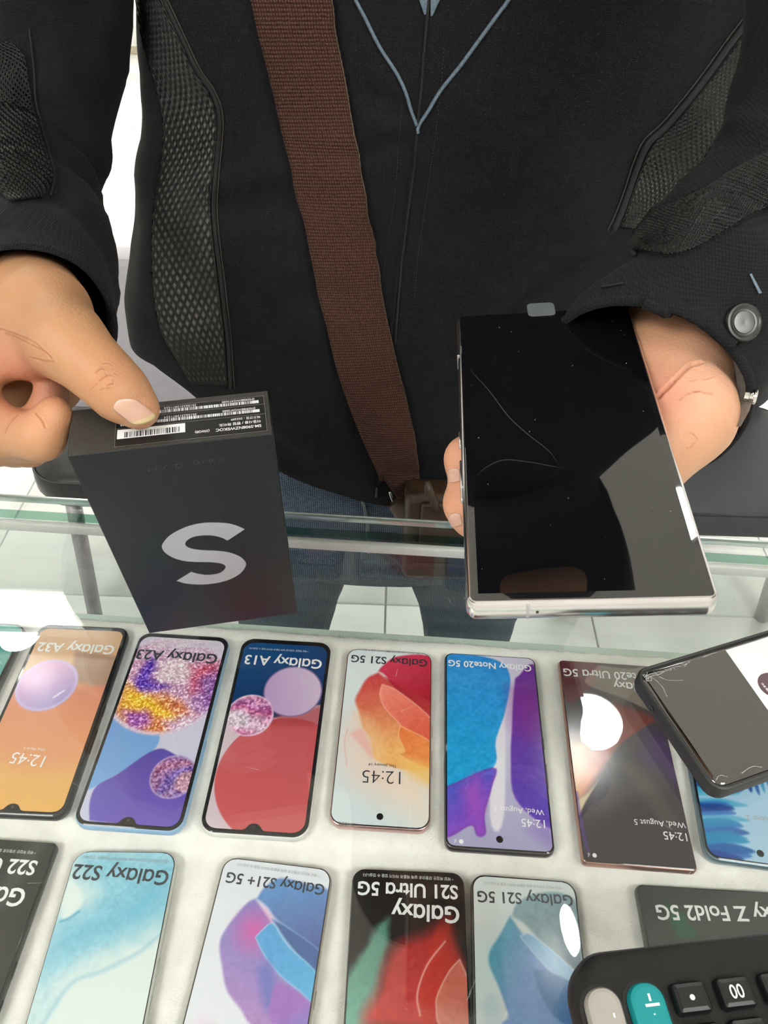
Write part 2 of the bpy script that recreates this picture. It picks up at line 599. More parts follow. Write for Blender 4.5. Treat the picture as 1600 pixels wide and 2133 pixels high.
def vnoise(x, y, seed=0):
    xi, yi = np.floor(x).astype(np.int64), np.floor(y).astype(np.int64)
    fx, fy = x - xi, y - yi
    fx, fy = fx * fx * (3 - 2 * fx), fy * fy * (3 - 2 * fy)

    def h(a, b):
        v = (a * 374761393 + b * 668265263 + seed * 974711) & 0x7fffffff
        v = ((v ^ (v >> 13)) * 1274126177) & 0x7fffffff
        return ((v ^ (v >> 16)) & 0xffff) / 65535.0
    return (h(xi, yi) * (1 - fx) + h(xi + 1, yi) * fx) * (1 - fy) + (h(xi, yi + 1) * (1 - fx) + h(xi + 1, yi + 1) * fx) * fy


def fbm(x, y, o=3, seed=0):
    s, a, t = 0, 1.0, 0
    for k in range(o):
        s = s + a * vnoise(x * 2 ** k, y * 2 ** k, seed + k * 17)
        t += a
        a *= 0.55
    return s / t


nx, ny = 420, 250
gx = np.linspace(-0.55, 0.55, nx)
gy = np.append(np.linspace(-0.12, YF - 0.018, ny - 1), YF - 0.0168)
XX, YY = np.meshgrid(gx, gy)
x_, y_ = XX.ravel(), YY.ravel()
wob = (fbm(x_ / 0.006, np.zeros_like(x_), 2, 5) - 0.5) * 0.003
y2 = y_ + np.where(y_ > YF - 0.0185, wob, 0)
zz = liner_z(x_, y_) + (fbm(x_ / 0.05, y_ / 0.05, 2, 1) - 0.5) * 0.0022 + (fbm(x_ / 0.004, y_ / 0.004, 2, 2) - 0.5) * 0.0011
zz[-nx:] = CZ - 0.0276
idx = np.arange(nx * ny).reshape(ny, nx)
F = np.stack([idx[:-1, :-1], idx[:-1, 1:], idx[1:, 1:], idx[1:, :-1]], -1).reshape(-1, 4)
link('plush_liner', quads('plush_liner', np.stack([x_, y2, zz], -1), F), M['plush'], ctr)
rng = np.random.default_rng(4)
NB = 90000
bx = rng.uniform(-0.42, 0.42, NB)
by = rng.uniform(-0.02, YF - 0.0165, NB)
bz = liner_z(bx, by)
ang = rng.uniform(0, 2 * np.pi, NB)
ln = rng.uniform(0.0012, 0.0028, NB)
wd = 0.00016
tipx, tipy = bx + np.cos(ang) * ln * 0.8, by + np.sin(ang) * ln * 0.8
V = np.stack([np.stack([bx - np.sin(ang) * wd, by + np.cos(ang) * wd, bz - 0.0006], -1), np.stack([bx + np.sin(ang) * wd, by - np.cos(ang) * wd, bz - 0.0006], -1), np.stack([tipx, tipy, bz + ln * 0.55], -1)], 1).reshape(-1, 3)
pile = link('plush_pile', quads('plush_pile', V, np.arange(NB * 3).reshape(-1, 3), False), M['plush'], ctr)
pile['kind'] = 'stuff'
ART = {
'A32':{'sph':[(0.347,0.362),(0.642,0.32)],'txt':[(0.914,0.121),(0.084,0.12)],'tm':[(0.63,0.73),(0.305,0.716)],'dt':[(0.595,0.694),(0.387,0.69)],'kr':[(0.28,0.074),(0.12,0.078)]},
'A23':{'d1':[(0.457,0.286),(0.436,0.57)],'blue':[(-0.005,0.489),(0.351,0.557),(0.544,0.57),(0.525,0.652),(0.276,0.764),(-0.049,0.843)],'ind':[(0.158,0.976),(0.105,0.904),(0.114,0.827),(0.276,0.764),(0.523,0.648),(0.695,0.646),(0.99,0.747),(0.94,0.976),(0.537,0.983)],'d2':[(0.791,0.761),(0.578,0.776)],'txt':[(0.912,0.113),(0.05,0.113)],'kr':[(0.916,0.067),(0.093,0.068)]},
'A13':{'li':[(0.649,0.3),(0.349,0.31)],'pk':[(0.258,0.443),(0.493,0.436)],'co':[(0.691,0.741),(0.052,0.747)],'txt':[(0.911,0.114),(0.084,0.11)],'kr':[(0.749,0.063),(0.104,0.064)]},
'S21':{'main':[(0.385,0.153),(0.263,0.195),(0.184,0.281),(0.152,0.336),(0.205,0.405),(0.259,0.489),(0.349,0.553),(0.384,0.633),(0.451,0.67),(0.664,0.702),(1.002,0.692),(0.999,0.499),(0.995,0.326),(0.709,0.264),(0.501,0.196)],'lobe':[(0.384,0.144),(0.439,0.103),(0.606,0.039),(1.007,0.045),(1.012,0.335),(0.761,0.289),(0.59,0.24),(0.464,0.169)],'fold':[(0.437,0.227),(0.626,0.266),(0.997,0.423),(1.0,0.557),(0.692,0.475),(0.642,0.451),(0.487,0.37),(0.42,0.291)],'dark':[(0.465,0.179),(0.657,0.238),(0.995,0.326),(0.997,0.414),(0.643,0.275)],'low':[(0.659,0.468),(1.0,0.557),(1.002,0.692),(0.673,0.631),(0.718,0.606),(0.648,0.527)],'wash':[(0.08,0.561),(0.167,0.424),(0.249,0.523),(0.392,0.632),(0.676,0.671),(1.002,0.692),(1.008,0.97),(0.756,0.922),(0.295,0.805),(0.157,0.718)],'txt':[(0.938,0.053),(0.062,0.051)],'kr':[(0.875,0.01),(0.129,0.005)],'tm':[(0.684,0.719),(0.296,0.722)],'dt':[(0.639,0.685),(0.352,0.683)],'st':[(0.259,0.987),(0.102,0.984)]},
'N20':{'blue':[(-0.007,-0.001),(0.538,0.027),(0.703,0.12),(0.632,0.32),(0.514,0.485),(0.468,0.628),(-0.007,0.741)],'pur':[(0.759,0.137),(1.001,0.084),(1.023,0.821),(0.959,0.885),(0.669,0.764),(0.654,0.568),(0.687,0.412),(0.717,0.269)],'wave':[(-0.007,0.741),(0.468,0.628),(0.449,0.711),(0.366,0.842),(0.369,0.927),(0.299,0.938),(0.242,0.894),(-0.007,0.948)],'txt':[(0.943,0.054),(0.04,0.051)],'tm':[(0.926,0.855),(0.71,0.854)],'dt':[(0.929,0.808),(0.46,0.806)],'st':[(0.17,0.961),(0.088,0.962)]},
'N20U':{'mar':[(-0.043,-0.005),(0.433,0.022),(0.255,0.174),(0.058,0.254),(-0.007,0.147)],'red':[(0.523,0.236),(0.772,0.273),(0.908,0.315),(0.707,0.39),(0.467,0.476),(0.213,0.632),(0.029,0.718),(0.044,0.492),(0.332,0.437)],'gold':[(-0.03,0.451),(0.222,0.452),(0.012,0.748)],'slit':[(0.254,0.63),(0.135,0.695),(0.002,0.748),(0.017,0.805),(0.102,0.745)],'body':[(0.254,0.63),(0.467,0.476),(0.711,0.379),(0.946,0.325),(1.018,0.455),(1.03,1.014),(-0.026,1.013),(0.015,0.814)],'pur':[(0.798,0.375),(0.973,0.413),(1.016,0.642),(0.85,0.557),(0.679,0.521)],'lite':[(0.445,0.541),(0.646,0.554),(0.909,0.791),(0.782,0.815)],'txt':[(0.973,0.054),(0.036,0.056)],'txt2':[(0.949,0.113),(0.541,0.113)],'tm':[(0.96,0.847),(0.753,0.846)],'dt':[(0.972,0.801),(0.51,0.802)],'st':[(0.129,0.96),(0.054,0.96)]},
'FE':{'dt':[(0.893,0.774),(0.443,0.782)],'fe':[(0.02,0.702),(0.734,0.614),(0.474,0.734),(0.324,0.803),(0.23,0.979)]},
'S22U':{'txt':[(0.898,0.083),(0.225,0.081)],'txt2':[(0.896,0.194),(0.266,0.19)],'kr':[(0.85,0.045),(0.083,0.045)]},
'S22':{'flow':[(-0.041,-0.017),(1.003,0.011),(1.017,0.217),(0.858,0.293),(0.673,0.384),(0.529,0.438),(0.271,0.49),(0.166,0.568),(0.103,0.664),(0.029,0.701),(0.034,0.486),(0.071,0.381),(0.048,0.303),(0.191,0.272),(0.305,0.183),(0.099,0.118)],'blob':[(0.051,0.132),(0.173,0.183),(0.204,0.247),(0.061,0.303),(0.029,0.165)],'txt':[(0.957,0.092),(0.042,0.067)],'kr':[(0.93,0.044),(0.097,0.027)]},
'S21P':{'main':[(0.364,0.156),(0.317,0.168),(0.253,0.208),(0.162,0.289),(0.151,0.341),(0.21,0.41),(0.293,0.486),(0.428,0.538),(0.589,0.59),(0.998,0.568),(0.992,0.396),(0.716,0.311),(0.513,0.225)],'lobe':[(0.374,0.155),(0.425,0.106),(0.546,0.065),(0.765,0.073),(1.009,0.097),(0.998,0.217),(0.993,0.317),(0.735,0.258),(0.574,0.222),(0.482,0.182)],'lb':[(0.434,0.296),(0.489,0.262),(0.562,0.241),(0.716,0.311),(1.003,0.4),(1.017,0.491),(0.867,0.456),(0.702,0.416),(0.532,0.351)],'dark':[(0.544,0.224),(0.689,0.247),(0.999,0.321),(0.997,0.396),(0.713,0.302)],'pk':[(0.411,0.271),(0.532,0.264)],'low':[(0.684,0.441),(0.776,0.448),(1.012,0.503),(1.008,0.568),(0.703,0.569),(0.655,0.487)],'txt':[(0.948,0.07),(0.068,0.067)],'kr':[(0.884,0.032),(0.135,0.026)]},
'S21U':{'red':[(0.789,0.186),(0.664,0.234),(0.421,0.277),(0.319,0.34),(0.267,0.431),(0.192,0.551),(0.998,0.537),(0.993,0.447),(0.96,0.341),(0.845,0.269)],'pet':[(0.931,0.324),(0.839,0.368),(0.747,0.44),(0.731,0.486),(0.771,0.541),(1.012,0.537),(1.011,0.418)],'slit':[(0.815,0.263),(0.662,0.347),(0.58,0.443),(0.601,0.511)],'teal':[(0.332,0.182),(0.22,0.229),(0.123,0.319),(0.015,0.4),(-0.005,0.465),(0.002,0.554),(0.206,0.551),(0.267,0.431),(0.319,0.334),(0.329,0.253)],'txt':[(0.936,0.057),(0.056,0.056)],'txt2':[(0.944,0.138),(0.356,0.133)],'kr':[(0.901,0.026),(0.094,0.023)]},
'S21B':{'main':[(0.355,0.169),(0.248,0.251),(0.163,0.309),(0.151,0.363),(0.229,0.445),(0.296,0.536),(0.277,0.573),(0.925,0.552),(0.891,0.391),(0.7,0.331),(0.476,0.243)],'lobe':[(0.372,0.169),(0.428,0.116),(0.585,0.073),(0.84,0.057),(0.994,0.111),(0.971,0.323),(0.913,0.364),(0.633,0.266),(0.483,0.194)],'lf':[(0.435,0.245),(0.557,0.241),(0.911,0.371),(0.837,0.419),(0.634,0.347)],'dk':[(0.535,0.37),(0.676,0.372),(0.912,0.429),(0.85,0.555),(0.676,0.524),(0.57,0.44)],'txt':[(0.947,0.065),(0.06,0.077)],'kr':[(0.87,0.033),(0.13,0.035)]},
'FOLD':{'gr':[(0.141,0.077),(0.164,0.2),(0.262,0.187),(0.232,0.141),(0.204,0.103)],'txt':[(0.662,0.084),(0.08,0.084)],'st':[(0.104,0.043),(0.024,0.037)]},
}


# ------------------------------------------------------------------ printed wallpapers (flat print on each dummy phone)
class Print:
    """Colour field on a phone face; s runs 0..1 across and t 0..1 along it, colours are sRGB 0-255."""

    def __init__(self, s, t, w, h):
        self.s, self.t, self.w, self.h = s, t, w, h
        self.c = np.zeros((len(s), 3))

    def fill(self, col, col2=None, p0=(0, 0), p1=(0, 1)):
        self.c[:] = self.ramp(col, col2, p0, p1)

    def ramp(self, col, col2, p0, p1):
        a = np.array(col, float)
        if col2 is None:
            return a
        d = np.array([(p1[0] - p0[0]) * self.w, (p1[1] - p0[1]) * self.h])
        k = (((self.s - p0[0]) * self.w) * d[0] + ((self.t - p0[1]) * self.h) * d[1]) / (d @ d)
        k = np.clip(k, 0, 1)[:, None]
        return a * (1 - k) + np.array(col2, float) * k

    def put(self, m, col):
        m = np.clip(m, 0, 1)[:, None]
        self.c = self.c * (1 - m) + col * m

    def mask(self, pts, soft=0.6, warp=0.0, seed=0):
        X, Y = self.s * self.w * 1e3, self.t * self.h * 1e3
        if warp:
            X = X + (fbm(self.s * 9, self.t * 18, 3, seed) - 0.5) * warp
            Y = Y + (fbm(self.s * 9, self.t * 18, 3, seed + 7) - 0.5) * warp
        P = spline(list(pts) + [pts[0]], 5)[:-1] * [self.w * 1e3, self.h * 1e3]
        Q = np.roll(P, -1, 0)
        ins = np.zeros(len(X), bool)
        dm = np.full(len(X), 1e9)
        for (ax, ay), (bx_, by_) in zip(P, Q):
            dx, dy = bx_ - ax, by_ - ay
            L2 = dx * dx + dy * dy + 1e-12
            k = np.clip(((X - ax) * dx + (Y - ay) * dy) / L2, 0, 1)
            dm = np.minimum(dm, (X - ax - k * dx) ** 2 + (Y - ay - k * dy) ** 2)
            if ay != by_:
                ins ^= ((ay > Y) != (by_ > Y)) & (X < dx * (Y - ay) / (by_ - ay) + ax)
        sd = np.sqrt(dm) * np.where(ins, 1, -1)
        return np.clip(sd / soft * 0.5 + 0.5, 0, 1), sd

    def poly(self, pts, col, col2=None, p0=(0, 0), p1=(0, 1), soft=0.6, warp=0.0, grain=0.0, alpha=1.0, edge=None, ew=0.8, seed=0):
        m, sd = self.mask(pts, soft, warp, seed)
        c = self.ramp(col, col2, p0, p1) + np.zeros_like(self.c)
        if grain:
            c = c + ((fbm(self.s * 30, self.t * 60, 3, seed + 3) - 0.5) * grain)[:, None]
        self.put(m * alpha, c)
        if edge is not None:
            self.put(np.exp(-(sd / ew) ** 2) * 0.8, np.array(edge, float))

    def disc(self, c, e, col, col2=None, p0=(0, 0), p1=(0, 1), soft=0.5, rim=None, rw=0.6, tex=None):
        d = np.hypot((self.s - c[0]) * self.w, (self.t - c[1]) * self.h) * 1e3
        r = math.hypot((e[0] - c[0]) * self.w, (e[1] - c[1]) * self.h) * 1e3
        m = np.clip((r - d) / soft * 0.5 + 0.5, 0, 1)
        cc = self.ramp(col, col2, p0, p1) + np.zeros_like(self.c)
        if tex is not None:
            cc = tex
        self.put(m, cc)
        if rim is not None:
            self.put(np.exp(-((d - r + rw * 0.8) / rw) ** 2) * 0.8, np.array(rim, float))

    def glitter(self, cols, scale, seed):
        n = fbm(self.s * 3.2, self.t * 6.4, 2, seed)
        k = np.clip((n - 0.25) / 0.5, 0, 0.999) * (len(cols) - 1)
        i = k.astype(int)
        f = (k - i)[:, None]
        C = np.array(cols, float)
        base = C[i] * (1 - f) + C[np.minimum(i + 1, len(C) - 1)] * f
        sp = fbm(self.s * scale, self.t * scale * self.h / self.w, 2, seed + 9)[:, None] - 0.5
        return np.clip(base + sp * 180, 0, 255)

    def stroke(self, pts, col, wd=0.4, alpha=0.8):
        X, Y = self.s * self.w * 1e3, self.t * self.h * 1e3
        P = spline(pts, 6) * [self.w * 1e3, self.h * 1e3]
        dm = np.full(len(X), 1e9)
        for (ax, ay), (bx_, by_) in zip(P[:-1], P[1:]):
            dx, dy = bx_ - ax, by_ - ay
            k = np.clip(((X - ax) * dx + (Y - ay) * dy) / (dx * dx + dy * dy + 1e-12), 0, 1)
            dm = np.minimum(dm, (X - ax - k * dx) ** 2 + (Y - ay - k * dy) ** 2)
        self.put(np.exp(-dm / wd ** 2) * alpha, np.array(col, float))


def art_A32(p, a):
    p.fill((218, 176, 140), (232, 178, 100), (0, 0.1), (0, 1))
    p.poly([(-.05, .33), (.6, .36), (1.05, .3), (1.05, .75), (-.05, .72)], (216, 138, 112), (226, 158, 112), (0, .35), (0, .7), soft=9)
    p.poly([(.5, .16), (1.05, .2), (1.05, .34), (.62, .33)], (176, 140, 118), soft=2)
    p.disc(*a['sph'], (240, 170, 205), (165, 160, 215), (.1, .2), (.6, .5), rim=(205, 190, 235), rw=1.2)
    p.stroke([(.47, .43), (.55, .39)], (255, 250, 255), 0.7, .8)


def art_A23(p, a):
    p.fill((214, 208, 226), (200, 202, 228), (0, 0), (0, 1))
    p.poly(a['blue'], (112, 158, 216), (126, 172, 226), (0, .5), (.5, .8))
    p.poly(a['ind'], (92, 80, 168), (112, 92, 190), (0, .65), (0, 1))
    bg = p.c.copy()
    p.fill((206, 150, 186), (214, 176, 206), (.1, .5), (.9, .1))
    p.poly([(.0, .3), (.25, .35), (.6, .38), (.9, .5), (.5, .58), (.1, .5)], (226, 160, 76), (214, 120, 96), (.1, .4), (.8, .5), soft=5, warp=8)
    p.poly([(.05, .36), (.3, .38), (.55, .44), (.7, .5), (.4, .46), (.1, .42)], (244, 190, 60), soft=3, warp=6)
    p.poly([(.14, .24), (.24, .16), (.3, .2), (.28, .28), (.48, .31), (.3, .335), (.14, .31)], (96, 62, 176), soft=3.5, warp=5)
    p.poly([(.3, .2), (.5, .15), (.68, .2), (.66, .27), (.4, .28)], (232, 206, 218), soft=4, warp=5)
    p.poly([(.66, .2), (.95, .16), (.95, .3), (.75, .34)], (206, 96, 126), soft=5, warp=6)
    p.poly([(.8, .26), (1.05, .2), (1.05, .4), (.85, .42)], (150, 100, 170), soft=5, warp=6)
    p.poly([(.12, .46), (.35, .46), (.42, .52), (.25, .55)], (160, 90, 170), soft=4, warp=4)
    p.poly([(.55, .5), (.85, .44), (1.0, .46), (.7, .56)], (222, 180, 206), soft=4, warp=4)
    sp = (fbm(p.s * 62, p.t * 62 * p.h / p.w, 2, 12) - .5)[:, None]
    tex = np.clip(p.c + sp * np.array([150, 160, 150]) + np.maximum(0, sp - .12) * 260, 0, 255)
    p.c = bg
    p.disc(*a['d1'], (0, 0, 0), tex=tex, rim=(222, 214, 238), rw=1.6)
    g2 = p.glitter([(150, 110, 170), (176, 116, 150), (120, 100, 180), (196, 150, 170)], 60, 8)
    p.disc(*a['d2'], (0, 0, 0), tex=g2, rim=(190, 170, 215), rw=0.7)
    m = np.exp(-(((p.s - .5) / .5) ** 2 + ((p.t - .03) / .08) ** 2))
    p.put(m * .8, np.array((222, 212, 228.)))


def art_A13(p, a):
    p.fill((26, 84, 140), (18, 52, 100), (0, 0), (.3, .4))
    p.poly([(-.1, .40), (.3, .38), (.5, .45), (1.1, .4), (1.1, 1.1), (-.1, 1.1)], (206, 188, 200), (214, 196, 206), soft=.6)
    p.disc(*a['co'], (196, 84, 92), (206, 96, 98), (0, .4), (0, 1), soft=.5)
    p.poly([(.55, .42), (1.1, .36), (1.1, .46), (.5, .49)], (170, 64, 70), alpha=.7, soft=3)
    p.disc(*a['li'], (190, 160, 205), (212, 190, 216), (.4, .3), (.9, .2), rim=(110, 84, 130), rw=.5)
    g = p.glitter([(222, 205, 222), (205, 110, 160), (180, 110, 170), (226, 160, 196), (200, 100, 120)], 46, 5)
    p.disc(*a['pk'], (0, 0, 0), tex=g, rim=(228, 205, 222), rw=.7)


def folds(p, main, **k):
    pass


def art_S21(p, a):
    p.fill((222, 230, 232), (214, 226, 230), (0, 0), (0, 1))
    p.poly(a['wash'], (246, 206, 190), (244, 222, 200), (.2, .5), (.9, .9), soft=14, alpha=.85)
    p.poly(a['main'], (206, 70, 74), (244, 182, 110), (.45, .17), (.6, .6), soft=1.2, grain=26, seed=2)
    p.poly([(.2, .42), (.35, .45), (.5, .62), (.42, .66), (.3, .55)], (246, 200, 150), alpha=.7, soft=6)
    p.poly(a['lobe'], (214, 62, 92), (176, 36, 54), (.5, .05), (.9, .3), soft=.8, grain=14, seed=4)
    p.poly(a['dark'], (168, 40, 52), (186, 58, 60), (.5, .2), (.9, .4), soft=.8)
    p.poly(a['fold'], (244, 140, 122), (226, 92, 70), (.45, .25), (.95, .55), soft=.6, grain=22, seed=6, edge=(250, 180, 160), ew=.5)
    p.poly(a['low'], (236, 124, 72), (240, 150, 80), (.66, .47), (1, .65), soft=.7, grain=26, seed=7, edge=(248, 190, 130), ew=.5)
    p.poly([(.66, .63), (1.0, .69), (1.0, .78), (.75, .72)], (246, 196, 110), alpha=.8, soft=4)
    p.poly([(.13, .53), (.25, .5), (.36, .6), (.38, .66), (.27, .6)], (240, 176, 170), soft=1.5, alpha=.7)
    p.stroke([(.1, .5), (.08, .58), (.13, .7)], (236, 170, 165), .5, .6)


def art_N20(p, a):
    p.fill((206, 200, 222), (168, 166, 200), (0, .4), (0, .95))
    p.poly([(.45, .02), (.62, .02), (.63, .3), (.55, .85), (.42, .85), (.52, .3)], (214, 208, 222), (226, 222, 232), (.5, .1), (.5, .6), soft=1)
    p.poly(a['blue'], (52, 138, 214), (36, 160, 218), (.5, 0), (0, .6), soft=.7, grain=30, seed=1)
    p.poly(a['pur'], (112, 48, 150), (96, 70, 180), (.6, .1), (.8, .8), soft=.7, grain=16, seed=3, edge=(150, 110, 190), ew=.4)
    p.poly([(.7, .2), (1.0, .18), (1.0, .45), (.72, .42)], (140, 44, 140), alpha=.5, soft=9)
    p.poly(a['wave'], (60, 96, 200), (150, 70, 196), (0, .65), (.4, .9), soft=.7, grain=20, seed=5, edge=(120, 60, 170), ew=.8)
    p.poly([(.15, .74), (.33, .66), (.36, .8), (.26, .86)], (184, 84, 190), alpha=.6, soft=5)
    p.poly([(.75, .9), (.95, .85), (1, .98)], (120, 80, 180), alpha=.35, soft=5)


def art_N20U(p, a):
    p.fill((60, 48, 50), (48, 42, 46), (0, .1), (0, 1))
    p.poly(a['mar'], (92, 26, 40), soft=1.5)
    p.poly([(.42, .02), (.75, .03), (1, .02), (1.0, .27), (.6, .2), (.25, .13)], (190, 178, 158), soft=.8, alpha=.55)  # cream ceiling reflection painted into the screen colour
    p.poly(a['red'], (120, 42, 40), (196, 96, 60), (.7, .3), (.1, .6), soft=3, grain=16)
    p.poly(a['gold'], (238, 190, 130), soft=9, alpha=.9)
    p.poly(a['slit'], (206, 186, 150), soft=1)
    p.poly(a['body'], (52, 44, 58), (62, 56, 58), (.5, .4), (.5, 1), soft=.8)
    p.poly(a['pur'], (62, 34, 92), soft=6, alpha=.9)
    p.poly(a['lite'], (88, 82, 74), soft=4, alpha=.6)
    p.stroke([(.02, .7), (.03, .85), (.06, .95)], (96, 60, 150), 1.0, .8)


def art_FE(p, a):
    p.fill((150, 196, 226), (170, 204, 228), (0, 0), (0, 1))
    r = np.random.default_rng(3)
    cols = [(30, 90, 165), (34, 140, 190), (44, 110, 190), (80, 170, 205), (24, 64, 140)]
    for i in range(46):
        t0 = r.uniform(.3, .98)
        s1 = .12 + .22 * math.sin((t0 - .3) * 3.0) + r.uniform(0, .16)
        q = r.uniform(.014, .024)
        y1 = t0 + r.uniform(-.05, .01)
        p.poly([(-.08, t0 - q), (s1 * .6, y1 - q), (s1, y1), (s1 * .6, y1 + q), (-.08, t0 + q)], cols[i % 5], soft=.8, alpha=.85)
    for i in range(9):
        p.poly([(.2 + .07 * i, .52), (.27 + .07 * i, .5), (.33 + .06 * i, .62 + .02 * (i % 3)), (.25 + .07 * i, .66)], cols[i % 5], soft=.7, alpha=.9)


def art_S22U(p, a):
    p.fill((42, 42, 40), (56, 58, 54), (0, 0), (0, 1))
    p.poly([(.8, -.05), (.93, -.05), (.6, .5), (.45, .5)], (78, 80, 80), soft=3, alpha=.6)


def art_S22(p, a):
    p.fill((214, 230, 230), (224, 234, 228), (0, 0), (0, 1))
    p.poly(a['flow'], (130, 196, 218), (176, 216, 228), (.6, .15), (.2, .6), soft=9, warp=10, grain=40, seed=2, alpha=.9)
    p.poly([(-.02, .34), (.25, .3), (.55, .22), (.95, .14), (1.02, .3), (.6, .36), (.3, .42), (-.02, .52)], (92, 176, 210), soft=12, warp=10, alpha=.6, seed=5)
    p.poly(a['blob'], (222, 236, 234), soft=1.5, warp=3)
    p.stroke([(1.0, .35), (.82, .43), (.55, .5), (.3, .55), (.15, .7)], (110, 178, 206), 1.6, .35)
    p.stroke([(.06, .31), (.12, .3), (.2, .27)], (80, 160, 200), 1.0, .7)


def art_S21P(p, a):
    p.fill((224, 228, 236), (226, 228, 236), (0, 0), (0, 1))
    p.poly([(.05, .7), (.2, .62), (.4, .9), (.3, 1.1), (-.1, 1.1)], (232, 178, 206), soft=9, alpha=.7)
    p.poly(a['main'], (134, 128, 198), (214, 138, 192), (.5, .25), (.2, .85), soft=.9, grain=18, seed=1)
    p.disc(*a['pk'], (206, 92, 168), soft=9)
    p.poly(a['lobe'], (96, 146, 204), (74, 80, 140), (.6, .1), (.8, .4), soft=.8, grain=14, seed=3, edge=(170, 180, 220), ew=.5)
    p.poly(a['dark'], (64, 100, 156), (72, 92, 150), soft=.7, edge=(120, 160, 210), ew=.4)
    p.poly(a['lb'], (84, 160, 216), (100, 196, 232), (.4, .4), (.9, .75), soft=.6, grain=18, seed=5, edge=(160, 214, 240), ew=.4)
    p.poly([(.5, .41), (.6, .38), (.75, .55), (.62, .52)], (96, 110, 190), soft=3, alpha=.7)
    p.poly(a['low'], (160, 110, 190), (72, 150, 214), (.6, .6), (.9, .8), soft=.9, grain=16, seed=6)
    p.stroke([(.62, .62), (.58, .72), (.6, .8)], (206, 84, 150), 1.2, .7)


def art_S21U(p, a):
    p.fill((34, 31, 31), (44, 38, 36), (0, 0), (0, 1))
    p.poly(a['teal'], (84, 132, 118), (136, 190, 172), (.4, .2), (.0, .75), soft=2.5, warp=4, grain=18, seed=2)
    p.poly(a['red'], (176, 44, 42), (222, 84, 82), (.6, .2), (.4, .9), soft=5, grain=24, seed=4)
    p.poly([(.86, .16), (.7, .28), (.6, .45), (.62, .6), (.8, .5), (.95, .4)], (206, 62, 54), soft=3, alpha=.7, grain=16)
    p.stroke(a['slit'], (240, 190, 180), .6, .8)
    p.poly(a['pet'], (214, 110, 96), (226, 160, 140), (.9, .4), (.8, .7), soft=.8, grain=20, seed=7, edge=(240, 190, 176), ew=.5)


def art_S21B(p, a):
    p.fill((216, 224, 224), (212, 222, 224), (0, 0), (0, 1))
    p.poly([(.05, .3), (.2, .3), (.15, .5), (.05, .5)], (205, 226, 226), soft=6)
    p.poly([(.08, .5), (.2, .48), (.35, .8), (.2, .9)], (196, 214, 222), soft=2)
    p.poly(a['main'], (84, 160, 190), (110, 150, 206), (.15, .4), (.4, .45), soft=.9, grain=20, seed=1)
    p.poly(a['lobe'], (140, 172, 180), (108, 130, 142), (.5, .1), (.8, .4), soft=.9, grain=26, seed=3, edge=(170, 195, 200), ew=.5)
    p.poly(a['lf'], (130, 180, 218), (156, 196, 224), (.5, .3), (.95, .5), soft=.7, grain=24, seed=5, edge=(190, 216, 232), ew=.4)
    p.poly(a['dk'], (70, 120, 176), (50, 104, 160), (.6, .5), (.9, .8), soft=.8, grain=18, seed=6)


def art_FOLD(p, a):
    p.fill((58, 62, 60), (66, 70, 68), (0, 0), (0, 1))
    p.poly(a['gr'], (30, 92, 62), (44, 84, 66), (.1, .1), (.3, .35), soft=2.5)
    p.poly([(.55, .28), (.62, .2), (.62, .45), (.52, .45)], (70, 110, 130), soft=6, alpha=.7)
    p.poly([(.8, .25), (.95, .2), (.95, .45), (.8, .45)], (60, 130, 150), soft=6, alpha=.7)


def art_TEAL(p, a):
    p.fill((40, 150, 130), (30, 110, 120), (0, 0), (1, 1))
    p.disc((.6, .3), (.9, .3), (90, 200, 170), (30, 120, 130), (.4, .2), (.8, .5))


KR = '* 해당 목업은 모형으로 실제 제품과 차이가 있을 수 있습니다'
